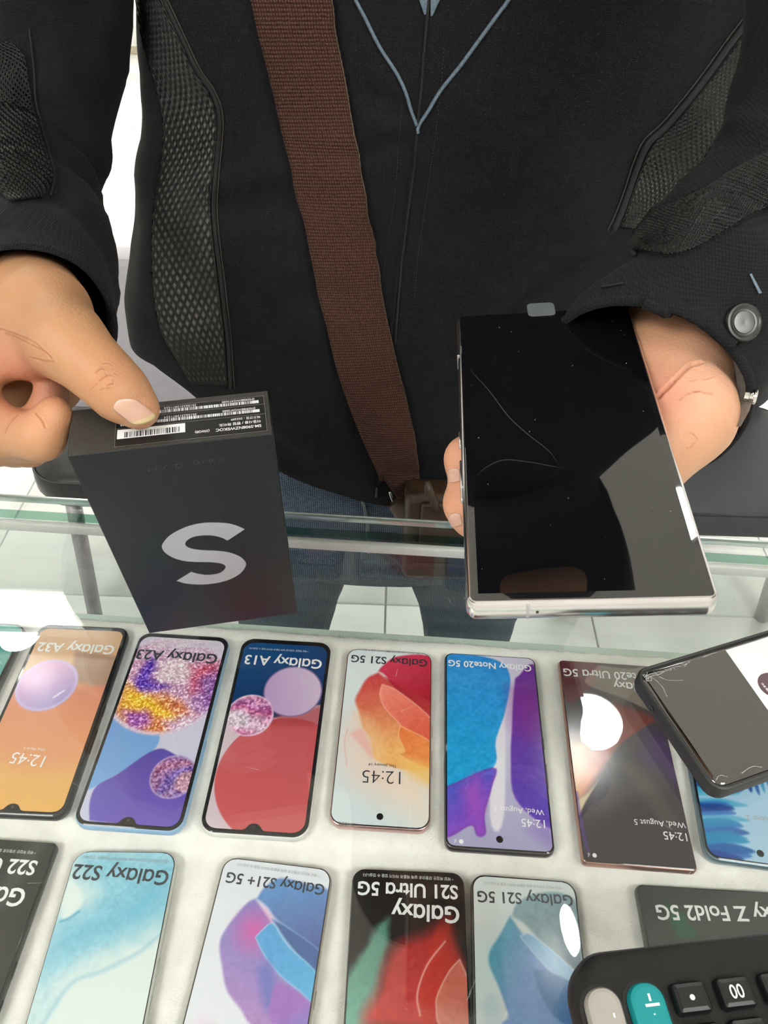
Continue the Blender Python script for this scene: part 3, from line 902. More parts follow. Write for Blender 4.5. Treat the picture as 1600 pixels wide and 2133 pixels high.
# ------------------------------------------------------------------ dummy phones
# key: width, length, height offset, x, y, turn, corner radius, bezel, frame colour, frame metal, camera, texts
W_, D_, G_ = 'ink_white', 'ink_dark', 'ink_grey'
PHONES = [
    ('TEAL', .0745, .160, 0, -.3365, .3135, -.02, .010, .0022, (90, 95, 95), .6, 'hole', 'dummy phone with teal screen, only its corner showing beside the orange phone', []),
    ('A32', .0761, .1642, 0, -.2501, .3113, -.0121, .0095, .0034, (40, 46, 46), .3, 'notch', 'dummy phone with orange screen and a floating lilac sphere', [('txt', 'Gɑlɑxy A32', W_, .022), ('tm', '12:45', W_, 0), ('dt', 'Wed, March 3', W_, 0), ('kr', KR, W_, 0)]),
    ('A23', .0769, .1654, 0, -.1661, .3051, -.0373, .0105, .0034, (150, 190, 226), .0, 'notch', 'dummy phone with a big glittering disc over blue and indigo, sky blue body', [('txt', 'Gɑlɑxy A23', D_, .018), ('kr', KR, W_, 0)]),
    ('A13', .0764, .1651, 0, -.0797, .3031, -.0307, .0115, .0036, (232, 232, 226), .0, 'notch', 'dummy phone with a coral circle under a lilac ball, white body', [('txt', 'Gɑlɑxy A13', W_, .018), ('kr', KR, W_, 0)]),
    ('S21', .0712, .1495, 0, .0063, .3037, -.0317, .0095, .0016, (205, 170, 165), .8, 'hole', 'dummy phone with red and orange folded petals on white', [('txt', 'Gɑlɑxy S21 5G', D_, .016), ('kr', KR, D_, 0), ('tm', '12:45', D_, -.012), ('dt', 'Thu, January 14', D_, 0), ('st', 'ıll 100%', D_, 0)]),
    ('N20', .0752, .1616, 0, .0890, .2964, -.0345, .0065, .0018, (92, 92, 98), .8, 'hole', 'dummy phone with blue and purple halves split by a pale gap', [('txt', 'Gɑlɑxy Note20 5G', W_, .016), ('tm', '12:45', W_, 0), ('dt', 'Wed, August 5', W_, 0), ('st', '● ıl', W_, 0)]),
    ('N20U', .0772, .1648, 0, .1833, .2908, -.0433, .0035, .0012, (186, 140, 128), .9, None, 'dummy phone with dark bronze screen and square corners, half under the cracked phone', [('txt', 'Note20 Ultrɑ 5G', W_, .016), ('txt2', 'Gɑlɑxy', W_, .016), ('tm', '12:45', W_, 0), ('dt', 'Wed, August 5', W_, 0), ('st', '● ıl', W_, 0)]),
    ('FE', .0745, .1598, 0, .2711, .2911, -.1042, .0095, .0022, (120, 150, 165), .6, 'hole', 'dummy phone with blue feathers on pale blue, under the cracked phone corner', [('dt', 'Fri, October 2', 'ink_grey', 0)]),
    ('S22U', .0779, .1633, -.012, -.2587, .1366, -.0319, .0035, .0012, (52, 54, 52), .6, None, 'dummy phone with plain black screen, lower row, half out of view', [('txt', 'S22 Ultrɑ', W_, .02), ('txt2', 'Gɑlɑxy', W_, .02), ('kr', KR, W_, 0)]),
    ('S22', .0706, .146, -.012, -.1668, .1399, .0197, .0105, .0014, (205, 210, 205), .9, 'hole', 'dummy phone with pale aqua watercolour wash on white', [('txt', 'Gɑlɑxy S22', 'ink_dark', .016), ('kr', KR, G_, 0)]),
    ('S21P', .0756, .1615, -.012, -.0705, .1282, -.0849, .0095, .0016, (170, 160, 150), .8, 'hole', 'dummy phone with purple, pink and blue folds on white, lower row', [('txt', 'Gɑlɑxy S21+ 5G', D_, .016), ('kr', KR, G_, 0)]),
    ('S21U', .0756, .1651, -.012, .0239, .1238, -.0088, .0085, .0012, (40, 38, 38), .5, 'hole', 'dummy phone with red and green petals on black', [('txt', 'S21 Ultrɑ 5G', W_, .022), ('txt2', 'Gɑlɑxy', W_, .022), ('kr', KR, W_, 0)]),
    ('S21B', .0712, .1517, -.012, .0992, .1284, -.0404, .0095, .0018, (120, 128, 128), .8, 'hole', 'dummy phone with steel blue petals on white, beside the calculator', [('txt', 'Gɑlɑxy S21 5G', D_, .014), ('kr', KR, G_, 0)]),
    ('FOLD', .1282, .1592, -.012, .2399, .1212, -.0244, .0045, .0016, (70, 72, 70), .6, None, 'wide unfolded dummy phone with dark grey screen behind the calculator', [('txt', None, W_, .018)]),
]
notch_pts = [(-.0085, 0), (-.0060, -.0012), (-.0042, -.0042), (-.0022, -.0060), (0, -.0064), (.0022, -.0060), (.0042, -.0042), (.0060, -.0012), (.0085, 0)]
for key, w, h, dz, px, py, rz, cr_, bz, fcol, fmet, camera, label, texts in PHONES:
    t = thing('dummy_phone', label, 'phone', (px, py, CZ + dz), 'dummy phones under the counter glass')
    t.rotation_euler = (0, 0, rz)
    th = .0082
    fm = mat('phone_frame', lin(*fcol), 0.28, metal=fmet, var=0.04)
    link('frame', slab('frame', w, h, cr_, [(.0016, -th), (.0005, -th + .0008), (0, -th + .0025), (0, -.0022), (.0006, -.0008), (.0011, -.0005)], 7), fm, t)
    link('front_glass', slab('front_glass', w, h, cr_, [(.0010, -.0012), (.0009, -.0003), (.0016, 0)], 7), M['black_glass'], t)
    # printed screen: grid pulled into the rounded screen outline
    bb = bz + (.0016 if camera == 'notch' else 0)
    sw, sh = w / 2 - bz, h / 2
    y0, y1 = -sh + bz, sh - bb
    r2 = max(cr_ - bz * 0.8, .001)
    n1 = 176 if key in ('A23', 'A13') else 128
    n1, n2 = (n1, int(n1 * h / w * .85)) if key != 'TEAL' else (30, 60)
    tv = np.linspace(0, 1, n2)
    tv = np.unique(np.concatenate([tv, np.linspace(0, r2 / (y1 - y0), 8), 1 - np.linspace(0, r2 / (y1 - y0), 8)]))
    yy = y0 + (y1 - y0) * tv
    dyc = np.maximum(0, r2 - np.minimum(yy - y0, y1 - yy))
    hw = sw - r2 + np.sqrt(np.maximum(0, r2 ** 2 - dyc ** 2))
    U = np.linspace(-1, 1, n1)
    X = U[None, :] * hw[:, None]
    Y = np.repeat(yy[:, None], n1, 1)
    V = np.stack([X, Y, np.full_like(X, .00025)], -1).reshape(-1, 3)
    n2 = len(yy)
    I = np.arange(n1 * n2).reshape(n2, n1)
    F = np.stack([I[:-1, :-1], I[:-1, 1:], I[1:, 1:], I[1:, :-1]], -1).reshape(-1, 4)
    me = quads('screen', V, F)
    art = ART.get(key, {})
    pr = Print(V[:, 0] / w + .5, .5 - V[:, 1] / h, w, h)
    globals()['art_' + key](pr, art)
    c = np.clip(pr.c, 0, 255) / 255
    c = np.where(c <= 0.04045, c / 12.92, ((c + 0.055) / 1.055) ** 2.4)
    paint(me, c)
    link('screen', me, M['print'], t)
    if camera == 'notch':
        o = flat('camera_notch', [(x, y0 - y * .8 - .0003) for x, y in notch_pts], .00045, M['black_glass'], t)
        link('camera', lathe('camera', [(.0011, 0), (.0011, .0001), (.0008, .0002)], 14), M['gunmetal'], t).location = (0, y0 + .0026, .00046)
    elif camera == 'hole':
        link('camera', lathe('camera', [(.0024, 0), (.0024, .0003), (.0019, .0004), (.0001, .00035)], 18), M['black_glass'], t).location = (0, y0 + .0062, .0002)
    for kx, ln_ in ((-.022, .020), (.004, .010)):
        link('side_button', box('side_button', w / 2 + .0001, kx, -.0042, .0012, ln_, .0022, .0005), fm, t)
    link('side_slot', box('side_slot', -w / 2 + .0001, -.02, -.0042, .0006, .012, .0016), fm, t)

    def loc(q):
        return ((q[0] - .5) * w, (.5 - q[1]) * h)
    for k, s, ink, wt_ in texts:
        if key == 'FOLD':
            e = loc(art['txt'][1])
            st_ = (e[0] + .1040, e[1] + .0040)
            lettering('lettering', 'Gɑlɑxy Z Fold2 5G', st_, e, .0005, M[ink], t, wt_)
            continue
        lettering('lettering', s, loc(art[k][0]), loc(art[k][1]), .0005, M[ink], t, wt_)

# ------------------------------------------------------------------ cracked phone in a black case on the counter glass
CW, CH = .166, .0875
c0 = Vector((.1625, .287, 0))
a20 = R(20.3)
ux, uy = Vector((math.cos(a20), math.sin(a20), 0)), Vector((-math.sin(a20), math.cos(a20), 0))
cc = c0 + ux * CW / 2 - uy * CH / 2
ct = thing('cracked_phone', 'used phone with shattered corner in a black case, lying on the counter glass', 'phone', (cc.x, cc.y, TOPZ))
ct.rotation_euler = (0, 0, a20)
M['case'] = mat('black_rubber_case', (0.022, 0.022, 0.022), 0.45, var=0.1, scale=300)
link('case', slab('case', CW, CH, .0095, [(.0022, .0), (.0006, .0012), (0, .0035), (0, .0105), (.0005, .0120), (.0014, .0126), (.0024, .0121), (.0028, .0108)], 8), M['case'], ct)
link('frame', slab('frame', CW - .0062, CH - .0062, .0068, [(.0, .0085), (.0, .0108), (.0005, .0114)], 8), M['polished'], ct)
link('screen', slab('screen', CW - .0068, CH - .0068, .0065, [(.0, .0095), (.0, .0112), (.0008, .0119), (.0022, .0122)], 8), M['crack_glass'], ct)
ZT = .01224
ox, oy = -CW / 2, CH / 2
M['sticker'] = mat('white_film', (0.9, 0.9, 0.9), 0.35, var=0.01)
M['seal'] = mat('plum_seal', lin(96, 72, 80), 0.5, var=0.06)
flat('sticker', [(ox + .0682, oy - .0055), (ox + .152, oy - .0055), (ox + .152, oy - .082), (ox + .0645, oy - .082), (ox + .0648, oy - .05)], ZT, M['sticker'], ct, .0001)
sc = (ox + .0800, oy - .0380)
flat('seal', [(sc[0] + .0095 * math.cos(k * .2094), sc[1] + .0095 * math.sin(k * .2094)) for k in range(30)], ZT + .00015, M['seal'], ct, .00005)


def seal_text(s, dx, dy, L):
    aa = R(-87)
    d = (math.cos(aa), math.sin(aa))
    n_ = (-d[1], d[0])
    mid = (sc[0] + n_[0] * dy + d[0] * dx, sc[1] + n_[1] * dy + d[1] * dx)
    lettering('seal_lettering', s, (mid[0] - d[0] * L / 2, mid[1] - d[1] * L / 2), (mid[0] + d[0] * L / 2, mid[1] + d[1] * L / 2), ZT + .0003, M['ink_white'], ct, .03)


seal_text('THE BEST', 0, -.0066, .0085)
seal_text('ED', .0045, -.0036, .0036)
seal_text('AL', .0045, .0005, .0050)
M['crack'] = mat('glass_crack', (0.55, 0.55, 0.55), 0.3, var=0.3, scale=800)
cracks = [[(.0045, -.0055), (.0099, -.0062), (.0158, -.0066), (.0223, -.0071)], [(.0045, -.0089), (.0092, -.0079), (.0164, -.0079), (.026, -.0064), (.0329, -.007), (.0403, -.0059)], [(.0054, -.0067), (.0098, -.0092), (.0116, -.0162), (.0106, -.024)], [(.0139, -.0094), (.019, -.0141), (.027, -.0166)], [(.0339, -.0082), (.0399, -.0054)], [(.0505, -.0056), (.0565, -.0051), (.0617, -.0052)], [(.005, -.0042), (.0054, -.0105)], [(.0087, -.0042), (.0045, -.010)], [(.013, -.0053), (.0143, -.0088)], [(.0045, -.007), (.0075, -.0065), (.0088, -.0085), (.0075, -.0105), (.0052, -.0098)], [(.006, -.0052), (.0078, -.0078), (.0062, -.0092)], [(.021, -.006), (.0235, -.0078), (.026, -.0064), (.028, -.0085)], [(.033, -.005), (.036, -.0072), (.0375, -.0058)], [(.005, -.080), (.009, -.0785), (.013, -.0805)], [(.022, -.0815), (.030, -.080), (.036, -.0818)]]
bmc = bmesh.new()
rr = random.Random(2)
for line in cracks:
    pts = spline(line, 4)
    prev = None
    for i, (x, y) in enumerate(pts):
        wv = .00008 + .00010 * rr.random()
        d = pts[min(i + 1, len(pts) - 1)] - pts[max(i - 1, 0)]
        d = d / (np.linalg.norm(d) + 1e-9)
        jx, jy = (rr.random() - .5) * .0004, (rr.random() - .5) * .0004
        a_ = bmc.verts.new((ox + x + jx - d[1] * wv, oy + y + jy + d[0] * wv, ZT + .0001))
        b_ = bmc.verts.new((ox + x + jx + d[1] * wv, oy + y + jy - d[0] * wv, ZT + .0001))
        if prev:
            bmc.faces.new((prev[0], prev[1], b_, a_))
        prev = (a_, b_)
me = bpy.data.meshes.new('crack_lines')
bmc.to_mesh(me)
bmc.free()
link('crack_lines', me, M['crack'], ct)['kind'] = 'stuff'
sh_ = link('speaker_hole', lathe('speaker_hole', [(.0022, 0), (.0022, .0006), (.0014, .0006), (.0014, .0002), (.0001, .0002)], 14), M['black_glass'], ct)
sh_.location = (ox - .0001, oy - .0256, .0066)
sh_.rotation_euler = (0, R(-90), 0)

# ------------------------------------------------------------------ desk calculator on the counter glass, reading towards the customer
ca = R(7.3)
cal0 = Vector((.0947, .1185, 0))
qx, qy = Vector((math.cos(ca), math.sin(ca), 0)), Vector((-math.sin(ca), math.cos(ca), 0))
CLW, CLH = .150, .195
cp = cal0 + qx * (CLW / 2 - .003) - qy * (CLH / 2 - .0005)
kt = thing('calculator', 'black desk calculator with teal and grey pill keys on the counter glass', 'calculator', (cp.x, cp.y, TOPZ))
kt.rotation_euler = (0, 0, ca)
M['calc'] = mat('black_plastic', (0.0085, 0.0085, 0.008), 0.45, spec=0.3, var=0.08, scale=400, bump=0.15, bscale=1500)
M['key_black'] = mat('black_key', (0.008, 0.008, 0.009), 0.3, var=0.08, scale=400)
M['key_teal'] = mat('teal_key', lin(0, 138, 142), 0.5, var=0.03)
M['key_grey'] = mat('grey_key', lin(164, 159, 152), 0.5, var=0.03)
link('body', slab('body', CLW, CLH, .019, [(.005, .001), (.001, .004), (0, .009), (.0002, .017), (.0018, .0205), (.0042, .0218), (.0075, .0220)], 9), M['calc'], kt)
kx0, ky0 = -CLW / 2 - .0 + .003 * 0, CLH / 2
link('key_well', slab('key_well', .020, .058, .0098, [(0, .0212), (0, .02215)], 8), M['key_black'], kt).location = (kx0 + .0115, ky0 - .0435, 0)
link('key_well', slab('key_well', .0205, .060, .0098, [(0, .0212), (0, .02215)], 8), M['key_black'], kt).location = (kx0 + .0318, ky0 - .0445, 0)


def key_cap(name, x, y, w, h, r, m, zt=.0262, lab=None):
    o = link(name, slab(name, w, h, r, [(-.0006, .0205), (0, .0222), (.0003, zt - .0016), (.0011, zt - .0004), (.0026, zt)], 7), m, kt)
    o.location = (kx0 + x, ky0 - y, 0)
    if lab:
        o['label'] = lab
    return o


gk = key_cap('key', .0118, .0430, .0168, .0540, .0080, M['key_grey'], lab='grey pill-shaped key with worn dashes')
tk = key_cap('key', .0320, .0440, .0172, .0560, .0080, M['key_teal'], lab='teal pill-shaped key with a worn white sign')
ZK = .0265
for (x, y, a_, b_) in ((.0030, .0150, .0008, .0018), (-.0026, .0112, .0022, .0008), (.0026, .0112, .0022, .0008)):
    flat('key_mark', [(x - a_ / 2, y - b_ / 2), (x + a_ / 2, y - b_ / 2), (x + a_ / 2, y + b_ / 2), (x - a_ / 2, y + b_ / 2)], ZK - .0001, M['ink_white'], gk)
for (x, y, a_, b_) in ((.0010, .0212, .0011, .0030), (.0014, .0182, .0066, .0012), (.0010, .0146, .0008, .0006)):
    flat('key_mark', [(x - a_ / 2, y - b_ / 2), (x + a_ / 2, y - b_ / 2), (x + a_ / 2, y + b_ / 2), (x - a_ / 2, y + b_ / 2)], ZK - .0001, M['ink_white'], tk)
rows = [['.', '00', '0', 'AC'], ['3', '2', '1', 'C'], ['6', '5', '4', 'M+'], ['9', '8', '7', 'M-']]
for j, row in enumerate(rows):
    for i, s in enumerate(row):
        kk = key_cap('key', .0526 + .0212 * i, .0245 + .0163 * j, .0166, .0132, .0022, M['key_black'])
        if s == '.':
            link('key_mark', lathe('key_mark', [(.0012, 0), (.0012, .0001), (.0001, .00012)], 16), M['ink_white'], kk).location = (0, -.0002, .0262)
        else:
            L = .0023 * len(s) + .0002 + (.0016 if len(s) > 1 else .0012)
            lettering('key_mark', s, (L / 2, .0028), (-L / 2, .0028), .0264, M['ink_white'], kk, .01, height=.0058)
M['lcd'] = mat('calculator_display', (0.22, 0.25, 0.20), 0.2, var=0.03)
link('display', slab('display', .125, .035, .004, [(0, .0205), (0, .0228), (.0015, .0234)], 5), M['lcd'], kt).location = (0, -.072, 0)

# ------------------------------------------------------------------ black phone box held upright
bm_ = Matrix(((.9807, .0038, .1957, -.1014), (.1938, -.1573, -.9683, .2927), (.0271, .9875, -.155, .2073 + CZ), (0, 0, 0, 1)))
q = bm_.to_3x3()
q = Matrix([v.normalized() for v in q.transposed()]).transposed()
BOXM = q.to_4x4()
BOXM.translation = bm_.translation
BW, BH, BD = .0955, .172, .0301
bt = thing('phone_box', 'black card phone box with a big silver S, held upright over the glass', 'box', mw=BOXM)
link('lid', box('lid', 0, 0, -BD * .29, BW, BH, BD * .58, .0006), M['card'], bt)
link('tray', box('tray', 0, 0, -BD * .79, BW - .0006, BH - .0006, BD * .41, .0006), M['card'], bt)
link('end_sleeve', box('end_sleeve', 0, BH / 2 - .00005, -BD / 2, BW - .0012, .0006, BD - .0008), M['card_side'], bt)
S_ = [(25.3, 13.3), (21.0, 17.8), (16.0, 20.9), (8.6, 22.9), (3.3, 23.4), (-2.8, 22.5), (-8.7, 20.0), (-14.2, 16.4), (-18.1, 12.0), (-20.6, 7.7), (-20.9, 3.8), (-19.8, -0.5), (-16.8, -5.3), (-12.9, -8.8), (-8.7, -11.0), (-2.7, -12.8), (2.3, -14.1), (6.7, -16.0), (9.3, -18.2), (10.1, -20.9), (8.7, -24.1), (5.7, -26.7), (2.6, -27.3), (-1.5, -27.0), (-4.8, -25.6), (-7.5, -23.8), (-9.8, -21.6)]
S2_ = [(-19.6, -29.1), (-15.5, -32.7), (-10.0, -35.3), (-4.2, -36.7), (3.0, -36.8), (9.9, -35.1), (15.8, -31.4), (19.4, -27.2), (21.8, -21.7), (21.7, -17.9), (19.9, -13.2), (16.9, -9.4), (13.3, -6.5), (7.9, -4.0), (1.3, -2.0), (-2.9, -0.3), (-6.4, 2.0), (-8.0, 4.4), (-8.2, 6.7), (-6.8, 9.5), (-3.6, 11.8), (-0.2, 12.5), (4.7, 12.1), (8.9, 10.5), (12.4, 7.8), (14.7, 4.8)]
outl = [tuple(p / 1000) for p in np.vstack([spline(S_, 3), spline(S2_, 3)])]
flat('letter_emblem', outl, .00005, M['foil'], bt, .0002)
M['box_ink'] = mat('black_gloss_ink', (0.006, 0.006, 0.007), 0.15, var=0.05)
lettering('lettering', 'Gɑlɑxy S22 Ultrɑ', (.0225, .0735), (-.0145, .0722), .0001, M['box_ink'], bt, .005)
# label on the end: its own frame, x across the box, y towards the front
lm = Matrix(((1, 0, 0, 0), (0, 0, 1, BH / 2 + .00035), (0, -1, 0, 0), (0, 0, 0, 1)))
M['label'] = mat('black_label', (0.012, 0.012, 0.012), 0.35, var=0.1, scale=300)
M['label_line'] = mat('grey_label_line', (0.24, 0.23, 0.21), 0.5)
lab = link('label', slab('label', .0722, .0245, .0016, [(0, 0), (0, .0001)], 4), M['label'], bt)
lab.matrix_local = lm @ Matrix.Translation((.0095, .0143, 0))


def lx(x, y):
    return (x / 1000 - .0095, -y / 1000 - .0143)


def lbar(name, x0, y0_, x1, y1_, m, z=.00016):
    a_, b_ = lx(x0, y0_), lx(x1, y1_)
    return flat(name, [(a_[0], a_[1]), (b_[0], a_[1]), (b_[0], b_[1]), (a_[0], b_[1])], z, m, lab)


for (x0, y0_, x1, y1_) in ((-26.2, -2.15, 45.2, -2.35), (-26.2, -26.3, 45.2, -26.1), (45.0, -2.2, 45.2, -26.3), (-26.4, -2.2, -26.2, -26.3), (-26.2, -13.75, 45.1, -13.95), (-26.2, -20.4, 45.1, -20.6)):
    lbar('label_rule', x0, y0_, x1, y1_, M['label_line'])
lbar('barcode_field', -25.4, -7.1, 6.4, -13.1, M['ink_white'])
rb = random.Random(7)


def barcode(x0, x1, ya, yb, m, z, step=.55):
    bmb = bmesh.new()
    x = x0
    while x < x1:
        wv = rb.choice([.22, .22, .4, .62]) * step / .55
        a_, b_ = lx(x, ya), lx(min(x + wv, x1), yb)
        vs_ = [bmb.verts.new((px_, py_, z)) for px_, py_ in ((a_[0], a_[1]), (b_[0], a_[1]), (b_[0], b_[1]), (a_[0], b_[1]))]
        bmb.faces.new(vs_)
        x += wv + rb.choice([.2, .3, .5]) * step / .55
    bmesh.ops.recalc_face_normals(bmb, faces=bmb.faces)
    for f in bmb.faces:
        if f.normal.z < 0:
            f.normal_flip()
    me_ = bpy.data.meshes.new('barcode')
    bmb.to_mesh(me_)
    bmb.free()
    return link('barcode', me_, m, lab)


barcode(-22.0, 3.8, -7.6, -11.2, M['ink_dark'], .00022, .7)
barcode(-24, 42.2, -15.4, -17.3, M['ink_white'], .00016, .55)
barcode(-24, 42.2, -21.6, -23.6, M['ink_white'], .00016, .55)
lbar('barcode', 39.2, -15.4, 42.4, -17.3, M['ink_white'])
lbar('barcode', 39.2, -21.6, 42.4, -23.6, M['ink_white'])
for s, x0, x1, y in (('SM-S908NZWEKOC', 42.5, 20.8, -6.9), ('(256GB)', 17.8, 11.0, -6.9), ('이동사용 / 팬텀 화이트', 42.4, 22.5, -9.9), ('제조연월 : 202209', 42.5, 28.3, -12.7),
                     ('SMS908EWG473680', 40.5, 24.5, -18.9), ('351562315871554', 12, -3.5, -18.9), ('SMS908EWG473680', 40.5, 24.5, -25.3), ('351562315871554', 12, -3.5, -25.3)):
    lettering('label_lettering', s, lx(x0, y), lx(x1, y), .0002, M['ink_white'], lab, .012 if y > -10 else 0)

# ------------------------------------------------------------------ new phone held flat in the other hand
pm = Matrix(((.9926, .0214, -.1199), (-.029, .9977, -.0621), (.1183, .0651, .9908)))
pm = Matrix([v.normalized() for v in pm.transposed()]).transposed()
HELD = pm.to_4x4()
HELD.translation = Vector((.0672, .2345, .3436 + CZ))
HW, HH, HT = .0779, .1633, .0102
ht = thing('smartphone', 'new phone with black mirror screen and silver frame lying on an open hand', 'phone', mw=HELD)
prof = [(.0024, -HT), (.0009, -HT + .0006), (.0001, -HT + .0024), (0, -HT / 2), (.0002, -.0022), (.0011, -.0007), (.0014, -.0004)]
link('frame', slab('frame', HW, HH, .0035, prof, 6), M['silver'], ht)
link('screen', slab('screen', HW, HH, .0032, [(.0014, -.0014), (.0010, -.0009), (.0018, -.0002), (.0040, 0)], 6), M['held_glass'], ht)
M['tab'] = mat('grey_film_tab', (0.11, 0.12, 0.13), 0.25, var=0.03)
tb = link('film_tab', slab('film_tab', .0122, .0105, .0022, [(0, 0), (0, .00012)], 5), M['tab'], ht)
tb.location = (-.0006, HH / 2 - .0006, .0003)
M['band'] = mat('antenna_band', (0.42, 0.40, 0.40), 0.4)
for sx, sy in ((-.0195, -1), (.030, 1), (-.030, 1)):
    link('antenna_band', box('antenna_band', sx, sy * (HH / 2 - .0005), -HT / 2, .0011, .0012, HT * .72, .0003), M['band'], ht)
for sy in (.052, -.028):
    link('antenna_band', box('antenna_band', -HW / 2 + .0004, sy, -HT / 2, .0012, .0011, HT * .72, .0003), M['band'], ht)
for y_, l_ in ((-.022, .021), (.001, .009)):
    link('side_button', box('side_button', -HW / 2 - .0001, y_, -HT * .48, .0012, l_, .0022, .0005), M['silver'], ht)
o = link('microphone_hole', lathe('microphone_hole', [(.0005, 0), (.0005, .00015), (.0001, .00015)], 10), M['black_glass'], ht)
o.location = (-.0165, -HH / 2 - .0000, -HT / 2)
o.rotation_euler = (R(90), 0, 0)
M['film_line'] = mat('film_crease', (0.035, 0.038, 0.042), 0.35, var=0.2, scale=900)


def held_at(px, py):
    inv = HELD.inverted()
    a_ = inv @ CAM
    b_ = inv @ at(px, py, D=0.3)
    k = (.00008 - a_.z) / (b_.z - a_.z)
    return a_ + (b_ - a_) * k


def crease(pts, wd):
    P = spline([held_at(*p)[:2] for p in pts], 10)
    n_ = len(P)
    v, f = [], []
    for i, (x, y) in enumerate(P):
        d = P[min(i + 1, n_ - 1)] - P[max(i - 1, 0)]
        d = d / np.linalg.norm(d)
        k = wd * math.sin(math.pi * (i + .6) / (n_ + .2))
        v += [(x - d[1] * k, y + d[0] * k, .00008), (x + d[1] * k, y - d[0] * k, .00008)]
        if i:
            f.append((2 * i - 2, 2 * i - 1, 2 * i + 1, 2 * i))
    return link('film_crease', mesh_from('film_crease', v, f, False), M['film_line'], ht)


crease([(975, 762), (990, 782), (1020, 815), (1060, 868), (1100, 905), (1142, 938), (1165, 968)], .00022)
crease([(990, 993), (1015, 972), (1050, 958), (1100, 962), (1145, 970), (1178, 976)], .00018)
M['dust'] = mat('dust', (0.4, 0.4, 0.4), 0.9)
bmd = bmesh.new()
rd = random.Random(5)
for k in range(26):
    x, y = rd.uniform(-.034, .034), rd.uniform(-.075, .078)
    s = rd.uniform(.00008, .00024)
    bmesh.ops.create_icosphere(bmd, subdivisions=1, radius=s, matrix=Matrix.Translation((x, y, .0001)))
me = bpy.data.meshes.new('dust_specks')
bmd.to_mesh(me)
bmd.free()
d_ = link('dust_specks', me, M['dust'], ht)
d_['kind'] = 'stuff'


# ------------------------------------------------------------------ chairs behind the counter glass
def tubes_obj(name, pts, r, m, parent, n=10):
    return link(name, tube(name, pts, r, n), m, parent)


def chair(label, x0, x1, y0, y1, zs, zb0, zb1, lean, m_seat, m_back, thick=.05, yb=None):
    t = thing('padded_chair', label, 'chair', ((x0 + x1) / 2, (y0 + y1) / 2, 0), 'padded chairs on the customer side')
    w, d = x1 - x0, y1 - y0
    s = link('seat', slab('seat', w, d, .07, [(.03, -.075), (.008, -.066), (0, -.045), (.001, -.022), (.006, -.010), (.018, -.002), (.05, .004), (.12, .007)], 8), m_seat, t)
    s.location = (0, 0, zs)
    rim = [(x, y, -.0095) for x, y in rrect(w, d, .07, 8, .0045)]
    link('seat_piping', tube('seat_piping', rim + rim[:1], .0022, 6, False), M['vinyl_black'], s)
    hb = zb1 - zb0
    b = link('backrest', slab('backrest', w * .92, hb, .05, [(.006, -thick), (0, -thick + .008), (0, -.010), (.004, -.003), (.015, 0)], 8), m_back, t)
    b.matrix_local = Matrix.Translation((0, (d / 2 + .012 if yb is None else yb - (y0 + y1) / 2) + thick, (zb0 + zb1) / 2)) @ Matrix.Rotation(R(90) - lean, 4, 'X') @ Matrix.Translation((0, 0, thick))
    for sx in (-1, 1):
        for sy in (-1, 1):
            tubes_obj('leg', [(sx * (w / 2 - .06), sy * (d / 2 - .05), zs - .06), (sx * (w / 2 - .035), sy * (d / 2 - .02), .0)], .015, M['chair_leg'], t)
        tubes_obj('back_post', [(sx * w * .36, d / 2 + .004, zs - .06), (sx * w * .36, d / 2 + .03, zs + .0), (sx * w * .36, (d / 2 if yb is None else yb - (y0 + y1) / 2) + .07, zb0 + .06)], .011, M['chair_leg'], t)
    return t


chair('chair with black vinyl seat and light grey backrest beside the customer', -.630, -.205, .965, 1.33, .395, .425, .715, R(3), M['vinyl_black'], M['vinyl_light'], yb=1.135)
chair('chair with dark grey vinyl backrest behind the open hand', .345, .85, 1.02, 1.38, .32, .29, .84, R(4), M['vinyl_dark'], M['vinyl_dark'])

# ------------------------------------------------------------------ the customer
ZB = CZ                                 # heights below are given above the plane of the phone faces
person = thing('person', 'customer in a black zip jacket and jeans, holding up a box and a phone', 'person', (0, .70, 0))
PINV = Matrix.Translation((0, -.70, 0))


def plink(name, me, m, parent=None):
    o = link(name, me, m, parent or person)
    if parent is None:
        o.matrix_parent_inverse = PINV
    return o


def sub(name, me, m, parent):
    o = link(name, me, m, parent)
    return o


# --- jacket body: front surface leans out to the belly, sides from the silhouette
TZ = [.780, .755, .730, .700, .660, .600, .520, .440, .410, .384, .340, .316, .287, .256, .231, .187, .139, .10, .05, .0, -.05]
TA = [.062, .075, .120, .185, .212, .220, .220, .216, .214, .214, .215, .221, .230, .244, .252, .262, .268, .268, .262, .255, .25]
TF = [.495, .500, .505, .512, .525, .548, .582, .614, .620, .620, .619, .618, .617, .615, .612, .606, .600, .596, .593, .592, .592]
TB = [.610, .640, .690, .730, .770, .810, .850, .875, .885, .885, .880, .875, .870, .865, .862, .860, .860, .860, .860, .860, .860]
TC = [.035, .035, .030, .022, .016, .012, .010, .006, .004, .002, .0, .0, .0, -.001, -.001, -.002, -.002, -.002, 0, 0, 0]
TRZ = [.780, .730, .700, .660, .600, .520, .440, .410, .384, .340, .316, .287, .256, .231, .187, .139, .10, -.05]
TRA = [.062, .120, .185, .212, .232, .262, .296, .306, .308, .300, .292, .278, .262, .252, .250, .256, .258, .25]
order = np.argsort(TZ)
tz_, ta_, tf_, tb_, tc_ = [np.array(q_)[order] for q_ in (TZ, TA, TF, TB, TC)]
